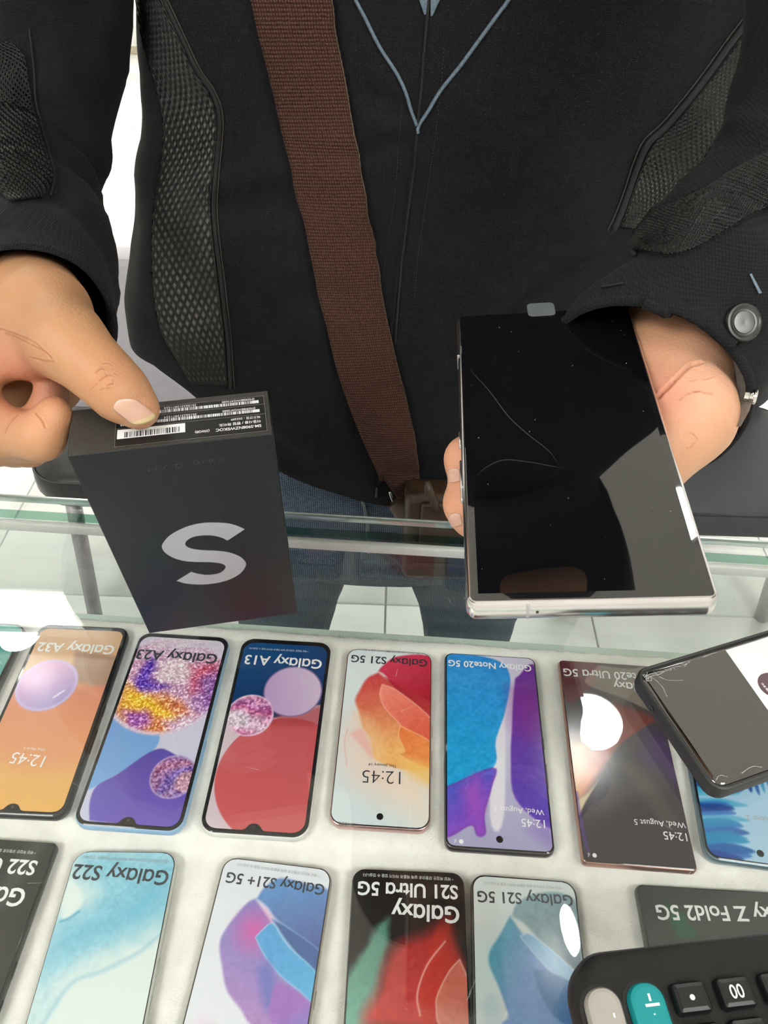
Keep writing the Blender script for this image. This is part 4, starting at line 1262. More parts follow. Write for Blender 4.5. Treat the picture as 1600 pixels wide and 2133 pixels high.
# long creases pulled towards the raised arm, the strap and the belly: ends, width, depth
FOLDS = [(.205, .250, .095, .165, .011, .0065), (.19, .20, .08, .10, .014, .005), (.16, .33, .06, .25, .016, .004), (-.085, .275, -.15, .255, .012, .006), (-.07, .20, -.16, .13, .014, .0045),
         (-.02, .355, .012, .335, .007, .003), (.012, .325, -.03, .31, .007, .003), (-.03, .27, .0, .22, .008, .003), (.13, .06, .03, .02, .014, .004), (-.17, .07, -.08, .02, .012, .004)]
NR, NC = 220, 220
rows_ = []
for i in range(NR):
    k = i / (NR - 1)
    ring = []
    for j in range(NC):
        th = 2 * math.pi * j / NC
        c_, s_ = math.cos(th), math.sin(th)
        hem = -.036 + .135 * abs(c_) ** 1.6 if s_ < 0 else .06 + .04 * abs(c_)
        hem = min(.100, -.036 + .180 * abs(c_) ** 1.35) if s_ < 0 else .100
        z = .78 + (hem - .78) * k
        a = np.interp(z, tz_, ta_)
        yf, yb, xc = np.interp(z, tz_, tf_), np.interp(z, tz_, tb_), np.interp(z, tz_, tc_)
        if c_ > 0:
            a = np.interp(-z, [-q_ for q_ in TRZ], TRA)
        e = 2 / 2.5
        x = xc + a * math.copysign(abs(c_) ** e, c_)
        y = (yf + yb) / 2 + (yb - yf) / 2 * math.copysign(abs(s_) ** e, s_)
        # folds: soft drapes pulling from the armpits to the zip, and small ripples
        wv = .0058 * math.sin(34 * (z * .9 + .55 * abs(x) ** 1.2 * 2) + 3 * math.sin(5 * x)) * min(1, abs(x - .01) / .07) * max(0, min(1, (.42 - z) / .1))
        wv += (noise.noise(Vector((x * 9, y * 9, z * 7))) * .010 + noise.noise(Vector((x * 22, y * 20, z * 16 + 5))) * .004) * min(1, .25 + abs(x) / .12)
        if s_ < .2:
            for (x1_, z1_, x2_, z2_, wd_, dp_) in FOLDS:
                dx_, dz_ = x2_ - x1_, z2_ - z1_
                t_ = ((x - x1_) * dx_ + (z - z1_) * dz_) / (dx_ * dx_ + dz_ * dz_)
                d_ = abs((x - x1_) * dz_ - (z - z1_) * dx_) / math.hypot(dx_, dz_)
                if -.2 < t_ < 1.2 and d_ < wd_ * 4:
                    en_ = max(0, min(1, (t_ + .2) / .3)) * max(0, min(1, (1.2 - t_) / .3))
                    wv += dp_ * en_ * (-math.exp(-(d_ / wd_) ** 2) + .7 * math.exp(-((d_ - wd_ * 1.8) / (wd_ * .9)) ** 2))
        nrm = Vector((c_, s_, 0))
        ring.append(Vector((x, y, ZB + z)) + nrm * wv)
    rows_.append(ring)
jt = rings_mesh('jacket_torso', rows_, False, False)


def sleeve_rings(path, rad, nc=48, m=14, wr=.0035, seed=0, end_n=None, squash=None):
    P = spline([tuple(p) + (r_,) for p, r_ in zip(path, rad)], m)
    n = len(P)
    rings, ref = [], None
    for i in range(n):
        p = Vector(P[i][:3])
        t = (Vector(P[min(i + 1, n - 1)][:3]) - Vector(P[max(i - 1, 0)][:3])).normalized()
        if end_n is not None:
            w = max(0, (i - (n - 1 - m)) / m)
            t = (t * (1 - w) + end_n * w).normalized()
        if ref is None:
            ref = t.orthogonal().normalized()
        ref = (ref - t * ref.dot(t)).normalized()
        b = t.cross(ref)
        r_ = P[i][3]
        ring = []
        for k in range(nc):
            a = 2 * math.pi * k / nc
            d = ref * math.cos(a) + b * math.sin(a)
            q = p + d * r_
            fade = min(1, (n - 1 - i) / (m * .8))
            f = (wr * math.sin(i * .55 + 2.2 * math.sin(a + seed)) + noise.noise(q * 22 + Vector((seed, 0, 0))) * .008 + noise.noise(q * 50) * .003) * (.25 + .75 * fade)
            ring.append(q + d * f)
        rings.append(ring)
    return rings


def hem_rings(last, prev, inward, depth, thick=.003):
    """Fold the sleeve end inward into a cuff edge."""
    c_ = sum(last, Vector()) / len(last)
    out = []
    for s, dz in ((1.0, .0), (1.015, .0012), (1.0, .0035), (.955, .0045), (.93, .001), (.925, -depth)):
        out.append([c_ + (p - c_) * s + inward * dz for p in last])
    return out


# right arm of the customer (image left): shoulder, elbow out and back, forearm towards the box
shR, elR, wrR = Vector((-.205, .665, ZB + .655)), at(30, 395, D=.575), at(62, 672, D=.400)
axR = (wrR - elR).normalized()
pathR = [shR + Vector((.075, -.01, .03)), shR, Vector((-.245, .680, ZB + .49)), at(84, 150, D=.585), elR, at(45, 545, D=.475), wrR]
radR = [.075, .078, .069, .058, .059, .053, .0425]
rsR = sleeve_rings(pathR, radR, seed=1)
hR = hem_rings(rsR[-1], rsR[-2], axR, .02)
slR = rings_mesh('sleeve_r', rsR + hR, False, False)
# left arm (image right)
wrL, elL = at(1336, 812, D=.347), at(1702, 255, D=.355)
axL = -(RIGHT * .487 + UP * .68 + FWD * .55).normalized()
shL = Vector((.220, .655, ZB + .655))
pathL = [shL + Vector((-.075, -.01, .03)), shL, Vector((.205, .485, ZB + .535)), elL, at(1530, 525, D=.353), wrL]
radL = [.075, .076, .048, .0385, .0395, .0478]
rsL = sleeve_rings(pathL, radL, seed=4, wr=.003, end_n=axL)
hL = hem_rings(rsL[-1], rsL[-2], axL, .02)
slL = rings_mesh('sleeve_l', rsL + hL, False, False)
bmj = bmesh.new()
for me in (jt, slR, slL):
    bmj.from_mesh(me)
jme = bpy.data.meshes.new('jacket')
bmj.to_mesh(jme)
jme.polygons.foreach_set('use_smooth', [True] * len(jme.polygons))
jacket = plink('jacket', jme, M['jacket'])
bmj.free()


def bvh_of(me):
    b = bmesh.new()
    b.from_mesh(me)
    t = BVHTree.FromBMesh(b)
    b.free()
    return t


BT, BSL, BSR = bvh_of(jt), bvh_of(slL), bvh_of(slR)


def hit(bv, px, py, off=0.0):
    d = (at(px, py, D=1.0) - CAM).normalized()
    p, n, i, dist = bv.ray_cast(CAM, d)
    if p is None:
        p, n, i, dist = bv.find_nearest(at(px, py, D=.6))
    if n.dot(d) > 0:
        n = -n
    return p + n * off, n


def garment_line(name, bv, pts, rad, m, off=.0008, n=6, dens=6, parent=None):
    P = spline(pts, dens)
    return sub(name, tube(name, [hit(bv, x, y, off)[0] for x, y in P], rad, n), m, parent or jacket)


def patch_grid(bv, ptsA, ptsB, nu, nv, off):
    """Points of a cloth panel between two edge lines, laid on the garment."""
    A, B = spline(ptsA, 12), spline(ptsB, 12)

    def res(Q, n):
        s = np.concatenate([[0], np.cumsum(np.linalg.norm(np.diff(Q, axis=0), axis=1))])
        u = np.linspace(0, s[-1], n)
        return np.stack([np.interp(u, s, Q[:, 0]), np.interp(u, s, Q[:, 1])], -1)
    A, B = res(A, nv), res(B, nv)
    G, N = [], []
    for j in range(nv):
        for i in range(nu):
            k = i / (nu - 1)
            p, n = hit(bv, *(A[j] * (1 - k) + B[j] * k), off)
            G.append(p)
            N.append(n)
    return G, N


def panel(name, bv, ptsA, ptsB, nu, nv, off, m, parent=None):
    G, N = patch_grid(bv, ptsA, ptsB, nu, nv, off)
    I = np.arange(nu * nv).reshape(nv, nu)
    F = np.stack([I[:-1, :-1], I[:-1, 1:], I[1:, 1:], I[1:, :-1]], -1).reshape(-1, 4)
    me = quads(name, np.array([tuple(p) for p in G]), F)
    uv = me.uv_layers.new(name='UVMap')
    return sub(name, me, m, parent or jacket), G, N


def netting(name, bv, ptsA, ptsB, cols, rows, parent):
    """Open diamond net laid over a panel: every strand is real cloth thickness above the lining."""
    nu, nv = cols * 4 + 1, rows * 4 + 1
    G, N = patch_grid(bv, ptsA, ptsB, nu, nv, .0012)
    G = np.array([tuple(p) for p in G]).reshape(nv, nu, 3)
    N = np.array([tuple(p) for p in N]).reshape(nv, nu, 3)
    V, F = [], []

    def smp(u, v, h):
        u, v = min(max(u, 0), 1) * (nu - 1), min(max(v, 0), 1) * (nv - 1)
        i, j = min(int(u), nu - 2), min(int(v), nv - 2)
        a, b = u - i, v - j
        p = (G[j, i] * (1 - a) + G[j, i + 1] * a) * (1 - b) + (G[j + 1, i] * (1 - a) + G[j + 1, i + 1] * a) * b
        return p + N[j, i] * h
    for r_ in range(rows * 2 + 1):
        for c_ in range(cols + 1):
            cu, cv = (c_ + (.5 if r_ % 2 else 0)) / cols, r_ * .5 / rows
            hx, hy = .5 / cols, .5 / rows
            if not (-.02 < cu < 1.02):
                continue
            base = len(V)
            for k in range(8):
                a = 2 * math.pi * k / 8
                ex, ey = math.cos(a), math.sin(a)
                q = 1 / (abs(ex) + abs(ey)) if k % 2 else 1
                V.append(smp(cu + hx * ex * q, cv + hy * ey * q, .0004))
                V.append(smp(cu + hx * ex * .74 * q, cv + hy * ey * .74 * q, .0013))
                V.append(smp(cu + hx * ex * .52 * q, cv + hy * ey * .56 * q, .0002))
            for k in range(8):
                a, b = base + 3 * k, base + 3 * ((k + 1) % 8)
                F += [(a, b, b + 1, a + 1), (a + 1, b + 1, b + 2, a + 2)]
    o = sub(name, quads(name, np.array(V), np.array(F)), M['jacket_mesh'], parent)
    o['kind'] = 'stuff'
    return o


# mesh inserts on both flanks with lining, seam tape and edging
LA = [(262, -150), (288, 0), (300, 80), (322, 160), (342, 250), (340, 330), (326, 420), (320, 500), (322, 600), (338, 690), (372, 752), (398, 800)]
LB = [(285, -150), (338, 0), (372, 75), (402, 140), (438, 195), (452, 250), (446, 340), (438, 430), (446, 520), (458, 620), (468, 720), (474, 800)]
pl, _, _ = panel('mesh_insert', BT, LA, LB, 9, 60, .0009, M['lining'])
netting('netting', BT, LA, LB, 9, 36, pl)
garment_line('seam_tape', BT, [(345, 0), (380, 75), (410, 140), (445, 195), (459, 250), (453, 340), (446, 430), (454, 520), (466, 620), (476, 720), (482, 810)], .0022, M['seam'], .0010)
garment_line('seam_tape', BT, [(352, 0), (387, 75), (417, 140), (452, 195), (466, 250), (460, 340), (453, 430), (461, 520), (473, 620), (483, 720), (489, 810)], .0006, M['thread'], .0012, 5)
RA = [(1592, 10), (1530, 95), (1465, 185), (1400, 262), (1360, 300), (1338, 345), (1318, 400), (1300, 450), (1290, 470)]
RB = [(1650, 20), (1600, 95), (1555, 165), (1515, 232), (1488, 285), (1448, 350), (1408, 405), (1372, 442), (1330, 478)]
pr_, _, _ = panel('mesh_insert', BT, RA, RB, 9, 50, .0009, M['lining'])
netting('netting', BT, RA, RB, 8, 32, pr_)
garment_line('seam_tape', BT, [(1580, 8), (1518, 92), (1453, 182), (1390, 258), (1350, 296), (1328, 341), (1309, 396), (1291, 446), (1276, 478)], .0026, M['seam'], .0011)
garment_line('seam_tape', BT, [(1568, 8), (1508, 88), (1443, 178), (1381, 252), (1340, 291), (1318, 337), (1300, 392), (1282, 442), (1264, 480)], .0006, M['thread'], .0012, 5)
# zip, stitch lines and the blue-grey piping
garment_line('zipper', BT, [(893, 0), (884, 100), (877, 190), (869, 275), (858, 380), (845, 480), (836, 560), (829, 640), (824, 710)], .0011, M['seam'], .0010)
zt_ = [hit(BT, *p, .0016)[0] for p in spline([(836, 560), (829, 640), (824, 715)], 26)]
bz_ = bmesh.new()
for k, p in enumerate(zt_):
    bmesh.ops.create_icosphere(bz_, subdivisions=1, radius=.00055, matrix=Matrix.Translation(p))
me = bpy.data.meshes.new('zipper_teeth')
bz_.to_mesh(me)
bz_.free()
o = sub('zipper_teeth', me, M['gunmetal'], jacket)
o['kind'] = 'stuff'
garment_line('front_placket_edge', BT, [(870, 275), (862, 330), (852, 400), (840, 480), (829, 570), (820, 650), (812, 720), (806, 800), (799, 900), (790, 1005)], .0016, M['jacket'], .0004)


def stitches(pts):
    P = spline(pts, 30)
    b = bmesh.new()
    Q = [hit(BT, x, y, .0006) for x, y in P]
    for k in range(0, len(Q) - 1, 2):
        a_, c_ = Q[k][0], Q[k + 1][0]
        d = c_ - a_
        if d.length < 1e-5:
            continue
        mt = Matrix.Translation((a_ + c_) / 2) @ d.to_track_quat('Z', 'Y').to_matrix().to_4x4()
        bmesh.ops.create_cube(b, size=1, matrix=mt @ Matrix.Diagonal((.0005, .0004, min(d.length * .8, .0028), 1)))
    me_ = bpy.data.meshes.new('stitching')
    b.to_mesh(me_)
    b.free()
    return sub('stitching', me_, M['thread'], jacket)


stitches([(838, 225), (830, 300), (825, 380), (815, 460), (805, 530), (790, 620)])
stitches([(925, 100), (915, 220), (900, 330), (890, 400), (880, 470), (870, 540), (864, 620)])
garment_line('piping', BT, [(610, -320), (680, -140), (736, -12), (760, 35), (790, 95), (825, 150), (845, 192), (858, 232), (868, 262)], .0014, M['piping'], .0010)
garment_line('piping', BT, [(1230, -320), (1140, -130), (1066, -12), (1040, 25), (1000, 80), (960, 135), (920, 185), (893, 228), (872, 262), (870, 276)], .0014, M['piping'], .0010)
for pts in ([(872, -6), (884, 30), (888, 29), (892, -6)], [(897, -6), (897, 33), (901, 32), (918, -6)]):
    v = [hit(BT, *p, .0012)[0] for p in pts]
    sub('collar_flash', mesh_from('collar_flash', v, [(0, 1, 2, 3)], False), M['piping'], jacket)
garment_line('zipper_pull', BT, [(786, 1012), (785, 1022), (784, 1032)], .0014, M['gunmetal'], .0018)
# sleeve patches, cuff tab, button and snap stud
EA = [(1315, 505), (1330, 470), (1365, 440), (1410, 425), (1470, 398), (1540, 352), (1615, 315)]
EB = [(1325, 525), (1360, 530), (1400, 535), (1450, 520), (1500, 490), (1560, 455), (1620, 430)]
ep_, _, _ = panel('elbow_patch', BSL, EA, EB, 12, 40, .0006, M['mesh_cloth'])
netting('netting', BSL, EA, EB, 13, 34, ep_)
garment_line('patch_seam', BSL, [(1325, 535)] + EA, .0011, M['seam'], .0012)
netting('netting', BSR, [(20, 85), (50, 120), (62, 180), (74, 250), (100, 330), (108, 375), (88, 415)], [(-40, 110), (-30, 160), (-30, 220), (-30, 300), (-20, 360), (0, 400), (20, 425)], 10, 26, jacket)
garment_line('patch_seam', BSR, [(60, 60), (70, 140), (76, 220), (95, 300), (112, 360), (104, 410)], .0008, M['seam'], .0010)
TA_ = [(1345, 632), (1390, 650), (1440, 678), (1485, 712), (1510, 735)]
TB_ = [(1362, 610), (1420, 620), (1480, 632), (1530, 652), (1560, 680)]
tabo, _, _ = panel('cuff_tab', BSL, TA_, TB_, 8, 24, .0030, M['jacket'])
garment_line('tab_edge', BSL, TA_, .0024, M['jacket'], .0026)
garment_line('cuff_stitch', BSL, [(1255, 600), (1275, 597), (1300, 592)], .0006, M['seam'], .0008)
bp_, bn_ = hit(BSL, 1536, 676, .0040)
bmat = bn_.to_track_quat('Z', 'Y').to_matrix().to_4x4()
bmat.translation = bp_
b_ = sub('button', lathe('button', [(.0072, -.0012), (.0078, .0002), (.0074, .0012), (.0066, .0014), (.0058, .0008), (.0048, .0007), (.0046, .0011), (.0040, .0012), (.0001, .0010)], 28), M['gunmetal'], jacket)
b_.matrix_local = bmat
wg = [at(*p, D=.320) for p in ((1552, 742), (1560, 780), (1557, 820), (1546, 858), (1528, 890))]
v, f = [], []
for k, p in enumerate(wg):
    v += [p + RIGHT * .0016 + FWD * -.003, p - RIGHT * .0030 + FWD * .004, p + FWD * .012]
    if k:
        f += [(3 * k - 3, 3 * k, 3 * k + 1, 3 * k - 2), (3 * k - 2, 3 * k + 1, 3 * k + 2, 3 * k - 1)]
sub('cuff_lining', mesh_from('cuff_lining', v, f), M['greige'], jacket)
v = [at(1572, 702, D=.352), at(1618, 694, D=.356), at(1618, 768, D=.356), at(1568, 764, D=.352)]
sub('cuff_strap', mesh_from('cuff_strap', v + [p + FWD * .002 for p in v], [(0, 1, 2, 3), (7, 6, 5, 4), (0, 3, 7, 4), (1, 0, 4, 5), (2, 1, 5, 6), (3, 2, 6, 7)], False), M['greige'], jacket)
sp = at(1563, 825, D=.318)
sn = (RIGHT * .93 + UP * -.2 + FWD * -.25).normalized()
sm_ = sn.to_track_quat('Z', 'Y').to_matrix().to_4x4()
sm_.translation = sp - sn * .0015
s_ = sub('snap_stud', lathe('snap_stud', [(.0024, -.001), (.0024, .0008), (.0019, .0012), (.0019, .0024), (.0034, .0026), (.0036, .0034), (.0030, .0038), (.0001, .0038)], 20), M['polished'], jacket)
s_.matrix_local = sm_
v = [hit(BSL, *p, .0012)[0] for p in ((1560, 572), (1568, 590), (1578, 612), (1584, 610), (1572, 586), (1564, 570))]
sub('sleeve_flash', mesh_from('sleeve_flash', v, [(0, 1, 2, 3, 4, 5)], False), M['piping'], jacket)

# --- jeans and shoes
def leg_rings(cx0, cx1, zt):
    out = []
    for i in range(40):
        k = i / 39
        z = zt * (1 - k) + .09 * k
        r_ = .098 - .034 * min(1, k * 1.5) + .004 * math.sin(k * 9)
        cx = cx0 + (cx1 - cx0) * k
        cy_ = .715 + .02 * k
        out.append([Vector((cx + r_ * math.cos(2 * math.pi * j / 40), cy_ + r_ * 1.08 * math.sin(2 * math.pi * j / 40), z)) + Vector((noise.noise(Vector((j * .4, i * .25, cx * 9))) * .005, noise.noise(Vector((j * .4, i * .25, 5))) * .005, 0)) for j in range(40)])
    return out


hip = []
for i in range(14):
    k = i / 13
    z = ZB + .10 - .30 * k
    a = .205 - .012 * k
    hip.append([Vector((-.004 + a * math.copysign(abs(math.cos(t_)) ** .85, math.cos(t_)), .725 + (.118 - .012 * k) * math.copysign(abs(math.sin(t_)) ** .85, math.sin(t_)), z)) for t_ in [2 * math.pi * j / 60 for j in range(60)]])
bml = bmesh.new()
for rg, cap in ((hip, True), (leg_rings(-.120, -.165, ZB - .13), True), (leg_rings(.112, .150, ZB - .13), True)):
    bml.from_mesh(rings_mesh('l', rg, cap, cap))
me = bpy.data.meshes.new('jeans')
bml.to_mesh(me)
bml.free()
me.polygons.foreach_set('use_smooth', [True] * len(me.polygons))
jeans = plink('jeans', me, M['denim'])
BJ = bvh_of(me)
garment_line('fly_seam', BJ, [(752, 1032), (760, 1058), (765, 1088), (766, 1110), (768, 1150)], .0022, M['denim_seam'], .001, parent=jeans)
M['shoe'] = mat('black_shoe', (0.02, 0.02, 0.02), 0.4)
for cx in (-.168, .153):
    rg = []
    for i in range(14):
        k = i / 13
        y = .80 - .27 * k
        w_ = .036 + .010 * math.sin(k * math.pi) + (.004 if k > .4 else 0)
        if k > .85:
            w_ *= 1 - (k - .85) / .15 * .6
        hh = .10 - .055 * min(1, k * 1.3)
        rg.append([(cx + w_ * math.cos(a_), y, max(.001, hh / 2 + hh / 2 * math.sin(a_))) for a_ in [2 * math.pi * j / 16 for j in range(16)]])
    plink('shoe', rings_mesh('shoe', rg), M['shoe'])


# --- the body: smooth union of tapered limbs, meshed from its distance field
def sdf(P, prims, k):
    """Smooth-union distance of tapered capsules (a, b, ra, rb)."""
    acc = np.zeros(len(P), np.float32)
    for a, b, ra, rb in prims:
        a, b = np.array(a, np.float32), np.array(b, np.float32)
        ab = b - a
        L2 = float(ab @ ab) + 1e-12
        q = P - a
        t = np.clip((q @ ab) / L2, 0, 1)
        d = np.sqrt(((q - t[:, None] * ab) ** 2).sum(1)) - (ra + (rb - ra) * t)
        acc += np.exp(np.clip(-d / k, -60, 40))
    return -k * np.log(acc + 1e-26)


def surface_nets(prims, h, k, pad=.008):
    pts = np.array([list(a) for a, b, ra, rb in prims] + [list(b) for a, b, ra, rb in prims])
    rmax = max(max(p[2], p[3]) for p in prims)
    lo, hi = pts.min(0) - rmax - pad, pts.max(0) + rmax + pad
    n = np.ceil((hi - lo) / h).astype(int) + 1
    xs = [lo[i] + h * np.arange(n[i]) for i in range(3)]
    f = np.empty(n, np.float32)
    Yg, Zg = np.meshgrid(xs[1], xs[2], indexing='ij')
    yz = np.stack([Yg.ravel(), Zg.ravel()], -1).astype(np.float32)
    step = max(1, int(400000 / len(yz)))
    for i in range(0, n[0], step):
        xx = xs[0][i:i + step]
        P = np.concatenate([np.concatenate([np.full((len(yz), 1), x, np.float32), yz], 1) for x in xx])
        f[i:i + step] = sdf(P, prims, k).reshape(len(xx), n[1], n[2])
    ins = f < 0
    c = np.zeros((n[0] - 1, n[1] - 1, n[2] - 1), np.int8)
    for a in (0, 1):
        for b in (0, 1):
            for d in (0, 1):
                c += ins[a:n[0] - 1 + a, b:n[1] - 1 + b, d:n[2] - 1 + d]
    act = (c > 0) & (c < 8)
    idx = -np.ones(act.shape, np.int64)
    cells = np.argwhere(act)
    idx[act] = np.arange(len(cells))
    acc, cnt = np.zeros((len(cells), 3)), np.zeros(len(cells))
    cor = [(a, b, d) for a in (0, 1) for b in (0, 1) for d in (0, 1)]
    for i0 in range(8):
        for i1 in range(i0 + 1, 8):
            c0, c1 = np.array(cor[i0]), np.array(cor[i1])
            if abs(c0 - c1).sum() != 1:
                continue
            g0, g1 = f[tuple((cells + c0).T)], f[tuple((cells + c1).T)]
            m = (g0 < 0) != (g1 < 0)
            t = (g0[m] / (g0[m] - g1[m]))[:, None]
            acc[m] += cells[m] + c0 + (c1 - c0) * t
            cnt[m] += 1
    V = lo + h * (acc / cnt[:, None])
    F = []
    for ax in range(3):
        s0 = [slice(None)] * 3
        s1 = [slice(None)] * 3
        s0[ax], s1[ax] = slice(0, -1), slice(1, None)
        ed = np.argwhere(ins[tuple(s0)] != ins[tuple(s1)])
        u, v = (ax + 1) % 3, (ax + 2) % 3
        ok = (ed[:, u] > 0) & (ed[:, v] > 0) & (ed[:, u] < n[u] - 1) & (ed[:, v] < n[v] - 1)
        ed = ed[ok]
        flip = ins[tuple(ed.T)]
        q = []
        for du, dv in ((-1, -1), (0, -1), (0, 0), (-1, 0)):
            e = ed.copy()
            e[:, u] += du
            e[:, v] += dv
            q.append(idx[tuple(e.T)])
        q = np.stack(q, 1)
        q[~flip] = q[~flip][:, ::-1]
        F.append(q)
    F = np.concatenate(F)
    F = F[(F >= 0).all(1)]
    for _ in range(2):
        V = V.astype(np.float32)
        d = sdf(V, prims, k)
        e = h * .5
        g = np.stack([sdf(V + np.eye(3, dtype=np.float32)[i] * e, prims, k) - sdf(V - np.eye(3, dtype=np.float32)[i] * e, prims, k) for i in range(3)], 1)
        g /= np.linalg.norm(g, axis=1)[:, None] + 1e-9
        V = V - g * d[:, None]
    return V, F, g


def chain(pts, rads):
    return [(tuple(pts[i]), tuple(pts[i + 1]), rads[i], rads[i + 1]) for i in range(len(pts) - 1)]


# hand holding the box: thumb along the end of the box, fingers curled behind its edge
A = lambda x, y, d: at(x, y, D=d)
wR, cmR = A(66, 655, .396), A(92, 655, .383)
mcR, ipR, ttR = A(140, 712, .362), A(216, 783, .3565), A(291, 853, .3595)
handR = chain([A(45, 560, .47), A(62, 640, .405), wR], [.0275, .0265, .0255])
handR += chain([wR, cmR, mcR, A(180, 750, .3585), ipR, A(255, 822, .3575), ttR], [.0245, .0215, .0168, .0132, .0122, .0117, .0088])
im, ip_, id_, it_ = A(-105, 775, .390), A(-2, 900, .377), A(84, 910, .370), A(113, 862, .3695)
mm, mp_, md_, mt_ = A(-125, 800, .408), A(-14, 918, .398), A(76, 915, .392), A(108, 822, .386)
rm, rp_, rd_, rt_ = A(-135, 830, .428), A(-24, 925, .418), A(60, 928, .412), A(98, 880, .404)
qm, qp_, qd_, qt_ = A(-140, 850, .446), A(-40, 930, .438), A(36, 935, .432), A(84, 905, .424)
for b_0, p_0, d_0, t_0, s in ((im, ip_, id_, it_, 1.0), (mm, mp_, md_, mt_, 1.0), (rm, rp_, rd_, rt_, .95), (qm, qp_, qd_, qt_, .82)):
    handR += chain([wR, b_0], [.020, .0142 * s])
    handR += chain([b_0, p_0, d_0, t_0], [.0138 * s, .0112 * s, .0102 * s, .0082 * s])
handR += chain([A(120, 700, .371), A(20, 700, .384), A(-90, 750, .392)], [.0125, .014, .014])
handR += chain([A(20, 840, .428), A(110, 800, .420)], [.020, .016])
handR += chain([A(118, 738, .368), A(60, 742, .376), A(-30, 760, .386)], [.0075, .0085, .010])
# open hand under the phone: heel and thumb mound beside it, fingertips at its far edge
wL = A(1368, 788, .360)
fa = A(1500, 590, .358)
handL = chain([fa, wL], [.0275, .0290])
handL += chain([wL, A(1400, 756, .347), A(1290, 805, .349), A(1130, 850, .336)], [.0285, .0225, .0165, .0130])
handL += chain([wL, A(1408, 862, .334), A(1345, 950, .330), A(1275, 1030, .3265)], [.0285, .0235, .0170, .0115])
handL += chain([A(1275, 1030, .3265), A(1190, 1080, .3235), A(1120, 1110, .3215)], [.0115, .0105, .0082])
handL += chain([wL, A(1250, 900, .336), A(1120, 960, .3285)], [.024, .0150, .0125])
for b0, k0, t0, s in (((1120, 1030), (1015, 1062), (969, 1049), 1.0), ((1120, 968), (1020, 975), (971, 953), 1.02), ((1125, 905), (1060, 900), (1010, 880), .95), ((1130, 850), (1080, 840), (1040, 825), .82)):
    dd_ = .016 if s < 1 else 0
    p0, p1, p2 = A(*b0, .3275 + dd_ * .8), A(*k0, .3240 + dd_), A(*t0, .3145 + dd_ * 1.3)
    handL += chain([A(1280, 880, .338), p0], [.014, .0120 * s])
    handL += chain([p0, p1, (p1 + p2) / 2 + Vector((0, 0, -.002)), p2], [.0112 * s, .0096 * s, .0092 * s, .0082 * s])

skin_base = np.array(lin(190, 143, 109))
parts_V, parts_F, parts_C = [], [], []


def refine(V, F, prims, k, pts, rad, cuts=2):
    """Split the faces that lie near fold lines and settle the new points on the surface."""
    pts = np.array([list(p) for p in pts])
    near = np.zeros(len(V), bool)
    for p in pts:
        near |= ((V - p) ** 2).sum(1) < rad * rad
    b = bmesh.new()
    b.from_mesh(quads('t', V, F))
    b.verts.ensure_lookup_table()
    ed = [e for e in b.edges if near[e.verts[0].index] and near[e.verts[1].index]]
    bmesh.ops.subdivide_edges(b, edges=ed, cuts=cuts, use_grid_fill=True)
    bmesh.ops.triangulate(b, faces=b.faces[:])
    b.verts.index_update()
    V = np.array([v.co[:] for v in b.verts], np.float32)
    F = np.array([[v.index for v in f.verts] for f in b.faces])
    b.free()
    e = .0004
    for _ in range(2):
        d = sdf(V, prims, k)
        g = np.stack([sdf(V + np.eye(3, dtype=np.float32)[i] * e, prims, k) - sdf(V - np.eye(3, dtype=np.float32)[i] * e, prims, k) for i in range(3)], 1)
        g /= np.linalg.norm(g, axis=1)[:, None] + 1e-9
        V = V - g * d[:, None]
    return V, F, g


def hand_mesh(prims, h, k, creases, reds, tone=(1, 1, 1)):
    V, F, g = surface_nets(prims, h, k)
    V, F, g = refine(V, F, prims, k, [p for c_ in creases for p in c_[0]], .0032)
    C = np.tile(skin_base * np.array(tone), (len(V), 1))
    n1_ = fbm(V[:, 0] / .012 + V[:, 2] / .03, V[:, 1] / .012, 3, 3)
    C *= (1 + (n1_ - .5) * .16)[:, None]
    for c_, r_, col, amt in reds:
        w_ = np.exp(-((V - np.array(c_)) ** 2).sum(1) / r_ ** 2) * amt
        C = C * (1 - w_[:, None]) + np.array(lin(*col)) * w_[:, None]
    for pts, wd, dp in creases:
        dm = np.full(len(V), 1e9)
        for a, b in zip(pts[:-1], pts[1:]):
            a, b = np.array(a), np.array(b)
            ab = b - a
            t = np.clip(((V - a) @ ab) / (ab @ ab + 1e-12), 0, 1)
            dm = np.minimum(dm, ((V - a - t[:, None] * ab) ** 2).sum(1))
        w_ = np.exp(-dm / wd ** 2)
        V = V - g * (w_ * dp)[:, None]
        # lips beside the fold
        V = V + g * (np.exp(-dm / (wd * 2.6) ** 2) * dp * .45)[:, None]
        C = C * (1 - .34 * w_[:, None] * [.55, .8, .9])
    return V, F, C


def skin_pts(prims, pix, d0, k):
    """Points on the hand's surface along a line of sight for each fold."""
    out = []
    for x, y in spline(pix, 5):
        o = np.array(CAM, np.float32)
        dv = np.array(at(x, y, D=1.0) - CAM, np.float32)
        dv /= np.linalg.norm(dv)
        s = np.linspace(d0 - .09, d0 + .12, 240)
        P = (o + s[:, None] * dv).astype(np.float32)
        dd = sdf(P, prims, k)
        j = np.argmax(dd < .0002) if (dd < .0002).any() else np.argmin(dd)
        out.append(P[j])
    return out


